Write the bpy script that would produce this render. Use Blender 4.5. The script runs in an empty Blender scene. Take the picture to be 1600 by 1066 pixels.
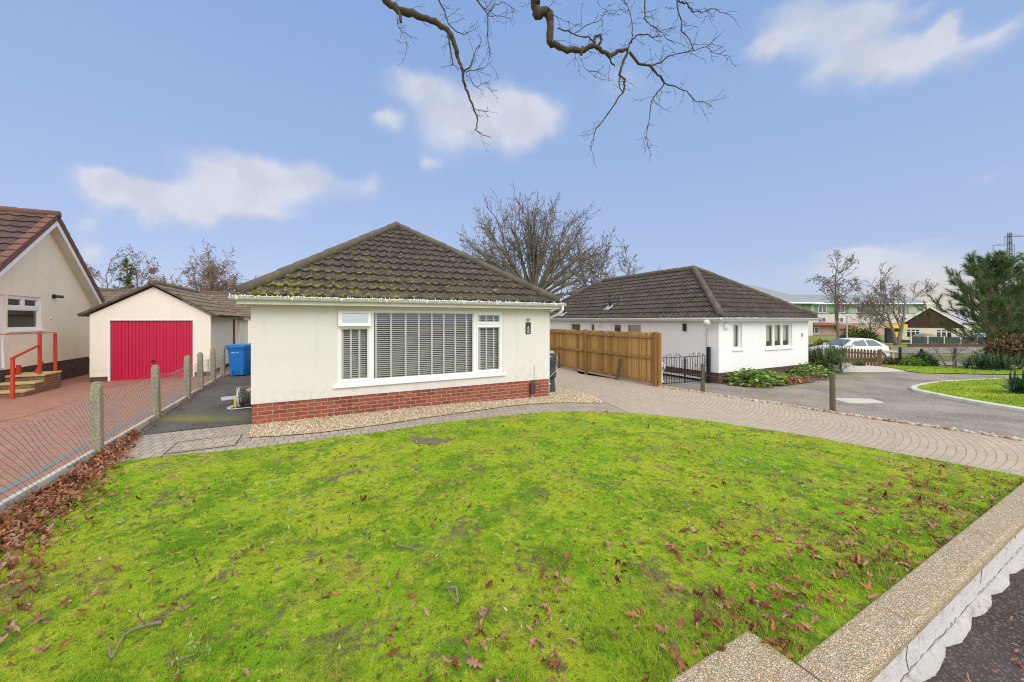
import bpy, bmesh, math, random
import numpy as np
from mathutils import Vector, Matrix
from mathutils.geometry import delaunay_2d_cdt
from math import sin, cos, pi, radians, sqrt, atan2

SC = bpy.context.scene
COL = SC.collection
# ---------------------------------------------------------------- survey: camera and the plot's axes
F, CX, HY, EYE = 580.0, 800.0, 500.0, 1.87
ANG = atan2(.46, .888)
CA, SA = cos(ANG), sin(ANG)
AX, AY = -4.636, 6.59                       # front left corner of the main bungalow

def W(u, v):                                # plot axes (along / away from the street) to world
    return (AX + CA*u - SA*v, AY + SA*u + CA*v)
def UVc(x, y):
    dx, dy = x-AX, y-AY
    return dx*CA + dy*SA, -dx*SA + dy*CA
def smooth(a, b, x):
    t = min(1, max(0, (x-a)/(b-a))); return t*t*(3-2*t)
def T(x, y):                                # lie of the land
    u, v = UVc(x, y)
    z = float(np.interp(u, [-3, 3, 6.3, 11, 14, 60], [0, 0, -.08, -.33, -.36, -.5]))
    if u > 3: z *= 1 - .5*smooth(-3, -6.5, v)
    if u < 0: z += .07*min(1, max(0, v/6))
    z -= .03*min(43, max(0, y-17))*smooth(8, 16, x)
    return z
def P(px, py, Y):                           # sight line at a distance
    return Vector(((px-CX)/F*Y, Y, EYE + (HY-py)/F*Y))
def G(px, py):                              # sight line down to the land
    z = -.1
    for _ in range(30):
        Y = (EYE-z)*F/(py-HY); X = (px-CX)/F*Y
        z = .5*z + .5*T(X, Y)
    return (X, Y)

# ---------------------------------------------------------------- mesh builder
I4 = Matrix.Identity(4)
class MB:
    def __init__(s, M=None):
        s.v = []; s.f = []; s.uv = {}; s.M = M
    def p(s, c):
        c = Vector(c)
        if s.M is not None: c = s.M @ c
        s.v.append(c); return len(s.v)-1
    def poly(s, pts, uvs=None):
        ids = [s.p(q) for q in pts]; s.f.append(ids)
        if uvs: s.uv[len(s.f)-1] = uvs
    def box(s, x0, x1, y0, y1, z0, z1):
        b = [s.p(q) for q in ((x0,y0,z0),(x1,y0,z0),(x1,y1,z0),(x0,y1,z0),(x0,y0,z1),(x1,y0,z1),(x1,y1,z1),(x0,y1,z1))]
        for q in ((0,3,2,1),(4,5,6,7),(0,1,5,4),(1,2,6,5),(2,3,7,6),(3,0,4,7)): s.f.append([b[i] for i in q])
    def bar(s, a, b, w, h, up=(0,0,1)):
        a = Vector(a); b = Vector(b); d = (b-a).normalized(); up = Vector(up)
        if abs(d.dot(up)) > .98: up = Vector((0,1,0))
        x = d.cross(up).normalized()*w/2; y = x.cross(d).normalized()*h/2
        q = [s.p(c) for c in (a-x-y, a+x-y, a+x+y, a-x+y, b-x-y, b+x-y, b+x+y, b-x+y)]
        for k in ((0,3,2,1),(4,5,6,7),(0,1,5,4),(1,2,6,5),(2,3,7,6),(3,0,4,7)): s.f.append([q[i] for i in k])
    def tube(s, pts, radii, n=6, cap=True):
        pts = [Vector(q) for q in pts]
        if not hasattr(radii, '__len__'): radii = [radii]*len(pts)
        d = (pts[1]-pts[0]).normalized()
        x = d.orthogonal().normalized(); rings = []
        for i, q in enumerate(pts):
            if i == 0: t = pts[1]-pts[0]
            elif i == len(pts)-1: t = pts[-1]-pts[-2]
            else: t = pts[i+1]-pts[i-1]
            t = t.normalized(); x = x - t*x.dot(t)
            x = t.orthogonal().normalized() if x.length < 1e-5 else x.normalized()
            y = t.cross(x)
            rings.append([s.p(q + (x*cos(2*pi*k/n) + y*sin(2*pi*k/n))*radii[i]) for k in range(n)])
        for a, b in zip(rings, rings[1:]):
            for k in range(n): s.f.append([a[k], a[(k+1)%n], b[(k+1)%n], b[k]])
        if cap: s.f.append(rings[0][::-1]); s.f.append(rings[-1])
    def lathe(s, prof, c=(0,0,0), n=20):
        rings = [[s.p((c[0]+r*cos(2*pi*k/n), c[1]+r*sin(2*pi*k/n), c[2]+z)) for k in range(n)] for r, z in prof]
        for a, b in zip(rings, rings[1:]):
            for k in range(n): s.f.append([a[k], a[(k+1)%n], b[(k+1)%n], b[k]])
        s.f.append(rings[0][::-1]); s.f.append(rings[-1])
    def prism(s, poly, y0, y1):             # polygon in x,z pushed along y
        n = len(poly)
        a = [s.p((x, y0, z)) for x, z in poly]; b = [s.p((x, y1, z)) for x, z in poly]
        s.f.append(a); s.f.append(b[::-1])
        for i in range(n): s.f.append([a[i], b[i], b[(i+1)%n], a[(i+1)%n]])
    def build(s, name, mat, parent=None, smooth_=False, bevel=0, seg=2):
        me = bpy.data.meshes.new(name)
        me.from_pydata([tuple(c) for c in s.v], [], s.f)
        if s.uv:
            lay = me.uv_layers.new(name='UVMap')
            for fi, uvs in s.uv.items():
                pl = me.polygons[fi]
                for k, li in enumerate(pl.loop_indices): lay.data[li].uv = uvs[k]
        if smooth_: me.polygons.foreach_set('use_smooth', [True]*len(me.polygons))
        me.materials.append(mat)
        o = bpy.data.objects.new(name, me); COL.objects.link(o)
        if parent is not None: o.parent = parent
        if bevel:
            m = o.modifiers.new('edge', 'BEVEL'); m.width = bevel; m.segments = seg; m.limit_method = 'ANGLE'
        return o

def tag(o, label=None, cat=None, group=None, kind=None):
    if label: o['label'] = label
    if cat: o['category'] = cat
    if group: o['group'] = group
    if kind: o['kind'] = kind
    return o
def thing(name, label, cat, loc=(0,0,0), rz=0, group=None):
    o = bpy.data.objects.new(name, None); COL.objects.link(o)
    o.location = loc; o.rotation_euler = (0, 0, rz); o.empty_display_size = .2
    return tag(o, label, cat, group)
def plot(name, label, cat, u, v, z, group=None):
    x, y = W(u, v); return thing(name, label, cat, (x, y, z), ANG, group)
def copy_tree(o, parent=None):
    c = o.copy(); COL.objects.link(c); c.parent = parent
    for ch in list(o.children): copy_tree(ch, c)
    return c
def shift(x=0, y=0, z=0, rz=0):
    return Matrix.Translation((x, y, z)) @ Matrix.Rotation(rz, 4, 'Z')

def numpy_mesh(name, verts, faces_n, loops, mat, attrs=None, kind=None, parent=None):
    """verts (n,3); loops flat vertex indices, faces_n corner count per face."""
    me = bpy.data.meshes.new(name)
    me.vertices.add(len(verts)); me.vertices.foreach_set('co', np.asarray(verts, np.float32).ravel())
    me.loops.add(len(loops)); me.loops.foreach_set('vertex_index', np.asarray(loops, np.int32))
    faces_n = np.asarray(faces_n, np.int32)
    st = np.zeros(len(faces_n), np.int32); st[1:] = np.cumsum(faces_n)[:-1]
    me.polygons.add(len(faces_n)); me.polygons.foreach_set('loop_start', st)
    me.update(calc_edges=True)
    for k, a in (attrs or {}).items():
        at = me.attributes.new(k, 'FLOAT', 'POINT'); at.data.foreach_set('value', np.asarray(a, np.float32))
    me.materials.append(mat)
    o = bpy.data.objects.new(name, me); COL.objects.link(o)
    if kind: o['kind'] = kind
    if parent is not None: o.parent = parent
    return o

def inside(poly, x, y):
    c = np.zeros(np.shape(x), bool); n = len(poly)
    for i in range(n):
        x0, y0 = poly[i]; x1, y1 = poly[(i+1) % n]
        if y0 == y1: continue
        c ^= ((y0 > y) != (y1 > y)) & (x < (x1-x0)*(y-y0)/(y1-y0) + x0)
    return c
def sheet(name, poly, mat, dz=0, res=.5, zf=None, kind='structure'):
    zf = zf or T
    pts = []
    for (x0, y0), (x1, y1) in zip(poly, poly[1:]+poly[:1]):
        m = max(1, int(math.hypot(x1-x0, y1-y0)/res))
        pts += [(x0+(x1-x0)*k/m, y0+(y1-y0)*k/m) for k in range(m)]
    n = len(pts); edges = [(i, (i+1) % n) for i in range(n)]
    xs = [q[0] for q in poly]; ys = [q[1] for q in poly]
    gx, gy = np.meshgrid(np.arange(min(xs), max(xs), res)+.123*res, np.arange(min(ys), max(ys), res)+.31*res)
    gx = gx.ravel(); gy = gy.ravel(); ok = inside(poly, gx, gy)
    allp = [Vector(q) for q in pts] + [Vector((a, b)) for a, b in zip(gx[ok], gy[ok])]
    vs, es, fs, *_ = delaunay_2d_cdt(allp, edges, [], 1, 1e-5)
    me = bpy.data.meshes.new(name)
    me.from_pydata([(q.x, q.y, zf(q.x, q.y)+dz) for q in vs], [], fs)
    me.polygons.foreach_set('use_smooth', [True]*len(me.polygons))
    me.materials.append(mat)
    bm = bmesh.new(); bm.from_mesh(me); bmesh.ops.recalc_face_normals(bm, faces=bm.faces)
    if bm.faces and sum(f.normal.z for f in bm.faces) < 0: bmesh.ops.reverse_faces(bm, faces=bm.faces)
    bm.to_mesh(me); bm.free()
    o = bpy.data.objects.new(name, me); COL.objects.link(o); o['kind'] = kind
    return o

# ---------------------------------------------------------------- materials
class N:
    def __init__(s, nt): s.t = nt
    def n(s, typ, ins=None, **props):
        nd = s.t.nodes.new(typ)
        for k, v in props.items(): setattr(nd, k, v)
        for k, v in (ins or {}).items():
            sock = nd.inputs[k]
            if isinstance(v, bpy.types.NodeSocket): s.t.links.new(v, sock)
            elif isinstance(v, (tuple, list)) and len(v) == 3 and len(getattr(sock, 'default_value', (0,0,0))) == 4: sock.default_value = (*v, 1)
            else: sock.default_value = v
        return nd
    def m(s, op, a, b=0., c=None, clamp=False):
        ins = {0: a, 1: b}
        if c is not None: ins[2] = c
        return s.n('ShaderNodeMath', ins, operation=op, use_clamp=clamp).outputs[0]
    def mix(s, f, a, b, mode='MIX'):
        return s.n('ShaderNodeMix', {0: f, 6: a, 7: b}, data_type='RGBA', blend_type=mode).outputs[2]
    def noise(s, vec, scale, detail=3., rough=.55, dist=0.):
        return s.n('ShaderNodeTexNoise', {'Vector': vec, 'Scale': scale, 'Detail': detail, 'Roughness': rough, 'Distortion': dist}).outputs['Fac']
    def step(s, x, a, b):
        return s.n('ShaderNodeMapRange', {0: x, 1: a, 2: b}, interpolation_type='SMOOTHSTEP').outputs[0]
    def sep(s, v): return s.n('ShaderNodeSeparateXYZ', {0: v}).outputs
    def comb(s, x, y, z=0.): return s.n('ShaderNodeCombineXYZ', {0: x, 1: y, 2: z}).outputs[0]
    def attr(s, name): return s.n('ShaderNodeAttribute', attribute_name=name).outputs['Fac']
    def white(s, vec): return s.n('ShaderNodeTexWhiteNoise', {'Vector': vec}, noise_dimensions='3D').outputs[0]
    def ramp(s, x, stops):
        nd = s.n('ShaderNodeValToRGB', {0: x}); e = nd.color_ramp.elements
        while len(e) < len(stops): e.new(.5)
        for k, (pos, c) in enumerate(stops): e[k].position = pos; e[k].color = (*c, 1)
        return nd.outputs[0]

def material(name, fn, rough=.8, bump=.3, dist=.01, spec=.3, metal=0., coat=0.):
    m = bpy.data.materials.new(name); m.use_nodes = True
    nt = m.node_tree; nt.nodes.clear(); k = N(nt)
    co = k.n('ShaderNodeTexCoord').outputs
    res = fn(k, co)
    col, h = res if isinstance(res, tuple) and len(res) == 2 and not isinstance(res[0], float) else (res, None)
    b = k.n('ShaderNodeBsdfPrincipled', {'Base Color': col, 'Roughness': rough, 'Specular IOR Level': spec, 'Metallic': metal, 'Coat Weight': coat})
    if h is not None:
        b_ = k.n('ShaderNodeBump', {'Height': h, 'Strength': bump, 'Distance': dist})
        nt.links.new(b_.outputs[0], b.inputs['Normal'])
    o = k.n('ShaderNodeOutputMaterial'); nt.links.new(b.outputs[0], o.inputs[0])
    return m

def plain(name, c, rough=.6, var=.12, scale=6., bumpscale=60., bump=.15, spec=.4, metal=0., coat=0., stain=None, dist=.004, streak=0.):
    c = tuple(c)
    def fn(k, co):
        v = co['Object']
        n1 = k.noise(v, scale, 4.)
        col = k.mix(n1, tuple(x*(1-var) for x in c), tuple(min(1, x*(1+var)) for x in c))
        if stain:
            n2 = k.step(k.noise(v, stain[1], 5., .65), .52, .75)
            col = k.mix(k.m('MULTIPLY', n2, stain[2]), col, stain[0])
        if streak:
            x, y, z = k.sep(v)[:3]
            w = k.noise(k.comb(k.m('MULTIPLY', k.m('ADD', x, y), 5.), k.m('MULTIPLY', z, .45)), 1., 5., .7)
            col = k.mix(k.m('MULTIPLY', k.step(w, .52, .72), streak), col, tuple(q*.72 for q in c))
            sp = k.step(k.m('ADD', k.noise(v, 7., 5., .7), k.m('MULTIPLY', k.step(z, 1.0, .3), .16)), .6, .74)
            col = k.mix(k.m('MULTIPLY', sp, streak*.8), col, tuple(q*.6 for q in c))
        return col, k.noise(v, bumpscale, 3.)
    return material(name, fn, rough, bump, dist, spec, metal, coat)

def brick(name, c1, c2, mortar, bw=.225, rh=.075, ms=.006, stain=None):
    def fn(k, co):
        x, y, z = k.sep(co['Object'])[:3]
        v = k.comb(k.m('ADD', x, y), z)
        b = k.n('ShaderNodeTexBrick', {'Vector': v, 'Color1': c1, 'Color2': c2, 'Mortar': mortar, 'Scale': 1., 'Mortar Size': ms, 'Mortar Smooth': .25, 'Bias': 0., 'Brick Width': bw, 'Row Height': rh})
        n1 = k.noise(co['Object'], 9., 5., .65)
        col = k.mix(k.m('MULTIPLY', n1, .8), b.outputs[0], (.02, .014, .012), 'MIX')
        col = k.mix(.55, b.outputs[0], col)
        n2 = k.step(k.noise(co['Object'], 14., 4.), .56, .72)
        col = k.mix(k.m('MULTIPLY', n2, .35), col, (.42, .34, .28))
        if stain:
            n3 = k.step(k.noise(co['Object'], 3., 4.), .5, .7); col = k.mix(k.m('MULTIPLY', n3, .6), col, stain)
        h = k.m('ADD', k.m('MULTIPLY', b.outputs[1], -1.), k.m('MULTIPLY', k.noise(co['Object'], 80., 3.), .35))
        return col, h
    return material(name, fn, .85, .7, .006, .2)

def tiles(name, c, moss=0., lichen=.5, tw=.2, g=.345, moss_lo=2.2):
    def fn(k, co):
        u, v, _ = k.sep(co['UV'])[:3]
        cell = k.comb(k.m('FLOOR', k.m('DIVIDE', u, tw)), k.m('FLOOR', k.m('DIVIDE', k.m('ADD', v, .002), g)))
        w = k.white(cell)
        col = k.mix(w, tuple(x*.74 for x in c), tuple(x*1.26 for x in c))
        ob = co['Object']
        n = k.noise(ob, 2.2, 5., .6); col = k.mix(k.m('MULTIPLY', k.step(n, .45, .7), .5), col, (c[0]*1.9, c[1]*1.75, c[2]*1.55))
        col = k.mix(k.m('MULTIPLY', k.step(k.noise(ob, 60., 4.), .5, .75), .45), col, (.21, .19, .16))
        l = k.m('MULTIPLY', k.step(k.noise(ob, 9., 3., .6), .66, .71), lichen)
        col = k.mix(l, col, (.36, .34, .29))
        if moss:
            e = k.m('SUBTRACT', 1., k.m('DIVIDE', v, moss_lo), clamp=True)
            x = k.sep(ob)[0]
            e = k.m('MULTIPLY', e, k.m('SUBTRACT', 1.15, k.m('MULTIPLY', x, .15), clamp=True))
            fr = k.m('FRACT', k.m('DIVIDE', k.m('ADD', v, .002), g))
            lip = k.step(fr, .55, .0)
            q = k.m('ADD', k.noise(ob, 10., 5., .68), k.m('MULTIPLY', e, .2*moss))
            q = k.m('ADD', q, k.m('MULTIPLY', lip, .05))
            mk = k.step(q, .63, .71)
            mc = k.mix(k.noise(ob, 25., 3.), (.08, .09, .018), (.28, .275, .035))
            col = k.mix(mk, col, mc)
        return col, k.noise(ob, 90., 4., .7)
    return material(name, fn, .88, .5, .006, .25)

def wood(name, c1, c2, w=.1, axis=0, knots=True):
    def fn(k, co):
        x, y, z = k.sep(co['Object'])[:3]
        a = k.m('ADD', x, y)
        bid = k.white(k.comb(k.m('FLOOR', k.m('DIVIDE', a, w)), 3.))
        v = k.comb(k.m('ADD', k.m('MULTIPLY', a, 26.), k.m('MULTIPLY', bid, 40.)), k.m('MULTIPLY', z, 1.6))
        gr = k.noise(v, 1., 5., .6, .6)
        col = k.mix(k.m('MULTIPLY_ADD', gr, .6, k.m('MULTIPLY_ADD', bid, .75, -.2), clamp=True), c1, c2)
        kn = k.step(k.noise(k.comb(k.m('MULTIPLY', a, 9.), k.m('MULTIPLY', z, 6.), bid), 1., 2.), .68, .76)
        col = k.mix(k.m('MULTIPLY', kn, .7), col, tuple(q*.35 for q in c1))
        return col, gr
    return material(name, fn, .75, .35, .004, .25)

def paving(name, c1, c2, mortar, bw, rh, ms=.007, uv=False, border=None, swap=False, moss=(.2, .2, .03)):
    def fn(k, co):
        s = k.sep(co['UV'] if uv else co['Object']); x, y = s[0], s[1]
        ob = co['Object']
        wob = k.m('MULTIPLY', k.m('SUBTRACT', k.noise(ob, 1.1, 2.), .5), .03)
        a, b_ = (y, x) if swap else (x, y)
        v = k.comb(k.m('ADD', a, wob), k.m('ADD', b_, wob))
        kw = {'Color1': c1, 'Color2': c2, 'Mortar': mortar, 'Scale': 1., 'Mortar Size': ms, 'Mortar Smooth': .3, 'Bias': 0.}
        b = k.n('ShaderNodeTexBrick', {'Vector': v, 'Brick Width': bw, 'Row Height': rh, **kw})
        col, f = b.outputs[0], b.outputs[1]
        if border:
            b2 = k.n('ShaderNodeTexBrick', {'Vector': k.comb(x, y), 'Brick Width': .2, 'Row Height': .1, **kw})
            t = k.m('LESS_THAN', y, border)
            col = k.mix(t, col, b2.outputs[0]); f = k.m('ADD', k.m('MULTIPLY', k.m('SUBTRACT', 1., t), f), k.m('MULTIPLY', t, b2.outputs[1]))
        n = k.noise(ob, .9, 5., .6)
        col = k.mix(k.m('MULTIPLY', n, .5), col, tuple(q*.55 for q in c1))
        col = k.mix(k.m('MULTIPLY', k.step(k.noise(ob, 45., 4.), .5, .7), .3), col, tuple(min(1, q*1.5) for q in c2))
        mm = k.m('MULTIPLY', k.m('MULTIPLY', f, k.step(k.noise(ob, 1.3, 4.), .46, .62)), .6)
        col = k.mix(mm, col, moss)
        h = k.m('ADD', k.m('MULTIPLY', f, -1.), k.m('MULTIPLY', k.noise(ob, 70., 3.), .3))
        return col, h
    return material(name, fn, .85, .7, .006, .25)

def tarmac(name, c, moss=.5, speck=.5, moss_c=(.16, .15, .03)):
    def fn(k, co):
        ob = co['Object']
        col = k.mix(k.step(k.noise(ob, .7, 6., .65), .3, .7), tuple(x*.66 for x in c), tuple(x*1.34 for x in c))
        vo = k.n('ShaderNodeTexVoronoi', {'Vector': ob, 'Scale': 95.}).outputs
        col = k.mix(k.m('MULTIPLY', k.step(k.sep(vo['Color'])[0], .7, .95), speck), col, tuple(min(1, x*3.2) for x in c))
        col = k.mix(k.m('MULTIPLY', k.step(k.noise(ob, 5., 5., .7), .55, .75), .3), col, tuple(x*.4 for x in c))
        mk = k.m('MULTIPLY', k.step(k.noise(k.n('ShaderNodeMapping', {0: ob, 2: (0, 0, .9), 3: (.25, 1.2, 1)}).outputs[0], .55, 6., .62), .52, .72), moss)
        col = k.mix(mk, col, moss_c)
        return col, k.m('ADD', vo['Distance'], k.noise(ob, 150., 2.))
    return material(name, fn, .9, .5, .006, .2)

def pebbles(name, c1, c2, c3, scale, dark=(.08,.06,.04), bump=1., dist=.01):
    def fn(k, co):
        ob = co['Object']
        vo = k.n('ShaderNodeTexVoronoi', {'Vector': ob, 'Scale': scale}).outputs
        r, g, b = k.sep(vo['Color'])[:3]
        col = k.mix(r, c1, c2); col = k.mix(k.step(g, .72, .9), col, c3)
        d = k.n('ShaderNodeTexVoronoi', {'Vector': ob, 'Scale': scale}, feature='DISTANCE_TO_EDGE').outputs[0]
        e = k.step(d, .12, .01)
        col = k.mix(k.m('MULTIPLY', e, .8), col, dark)
        col = k.mix(k.m('MULTIPLY', k.step(k.noise(ob, 3., 4.), .5, .75), .25), col, dark)
        return col, k.m('SUBTRACT', k.noise(ob, scale*.5, 2.), e)
    return material(name, fn, .85, bump, dist, .25)

GRASS_A, GRASS_B, GRASS_C, SOIL = (.205, .405, .012), (.37, .47, .026), (.11, .27, .012), (.12, .085, .055)
def lawn_colour(k, ob):
    n1 = k.noise(ob, .7, 5., .6); n2 = k.noise(ob, 2.0, 5., .65, .4)
    col = k.mix(k.step(n1, .36, .6), GRASS_A, GRASS_B)
    col = k.mix(k.m('MULTIPLY', k.step(n2, .48, .60), .9), col, GRASS_C)
    n3 = k.noise(ob, 1.3, 6., .7, .3)
    col = k.mix(k.m('MULTIPLY', k.step(n3, .51, .65), .75), col, (.37, .34, .07))
    n5 = k.noise(ob, 10., 5., .7, .5)
    col = k.mix(k.m('MULTIPLY', k.step(n5, .5, .64), .75), col, (.52, .53, .05))
    n6 = k.noise(ob, 15., 5., .7)
    col = k.mix(k.m('MULTIPLY', k.step(n6, .52, .66), .85), col, (.09, .13, .02))
    n7 = k.noise(ob, 48., 3., .7)
    col = k.mix(k.m('MULTIPLY', k.step(n7, .56, .68), .7), col, (.09, .065, .03))
    n4 = k.noise(ob, 2.9, 6., .72, .8)
    m = k.m('ADD', n4, k.m('ADD', k.m('MULTIPLY', k.m('SUBTRACT', n6, .5), .35), k.m('MULTIPLY', k.m('SUBTRACT', n3, .5), .25)))
    soil = k.step(m, .56, .65)
    return col, soil
def lawn_mat():
    def fn(k, co):
        col, soil = lawn_colour(k, co['Object'])
        sc = k.mix(k.noise(co['Object'], 30., 4.), (.09, .066, .045), (.27, .2, .13))
        f = k.noise(co['Object'], 130., 4., .7)
        col = k.mix(k.m('MULTIPLY', k.step(f, .42, .7), .5), col, (.09, .13, .015))
        col = k.mix(k.m('MULTIPLY', soil, .85), col, sc)
        return col, k.m('ADD', f, k.noise(co['Object'], 22., 3.))
    return material('lawn', fn, .95, .8, .02, .1)
def leafy(name, stops, trans=.3, rough=.6, lawn=False, attr='rnd', spec=.25):
    """foliage: colour by a per-leaf random value, a little light passes through"""
    m = bpy.data.materials.new(name); m.use_nodes = True
    nt = m.node_tree; nt.nodes.clear(); k = N(nt)
    r = k.attr(attr)
    col = k.ramp(r, stops)
    if lawn:
        ob = k.n('ShaderNodeTexCoord').outputs['Object']
        lc, soil = lawn_colour(k, ob)
        col = k.mix(.42, lc, col)
        col = k.mix(k.m('MULTIPLY', soil, .72), col, (.19, .15, .075))
    a = k.n('ShaderNodeBsdfPrincipled', {'Base Color': col, 'Roughness': rough, 'Specular IOR Level': spec})
    b = k.n('ShaderNodeBsdfTranslucent', {'Color': col})
    mx = k.n('ShaderNodeMixShader', {0: trans, 1: a.outputs[0], 2: b.outputs[0]})
    o = k.n('ShaderNodeOutputMaterial'); nt.links.new(mx.outputs[0], o.inputs[0])
    return m
def glass_mat(name, tint=(.93, .95, .95), refl=.13):
    m = bpy.data.materials.new(name); m.use_nodes = True
    nt = m.node_tree; nt.nodes.clear(); k = N(nt)
    lw = k.n('ShaderNodeLayerWeight', {'Blend': .25}).outputs['Fresnel']
    f = k.m('ADD', k.m('MULTIPLY', lw, .8), refl, clamp=True)
    a = k.n('ShaderNodeBsdfTransparent', {'Color': tint}); b = k.n('ShaderNodeBsdfGlossy', {'Roughness': .03, 'Color': (.9, .93, .95)})
    mx = k.n('ShaderNodeMixShader', {0: f, 1: a.outputs[0], 2: b.outputs[0]})
    o = k.n('ShaderNodeOutputMaterial'); nt.links.new(mx.outputs[0], o.inputs[0])
    return m

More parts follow.
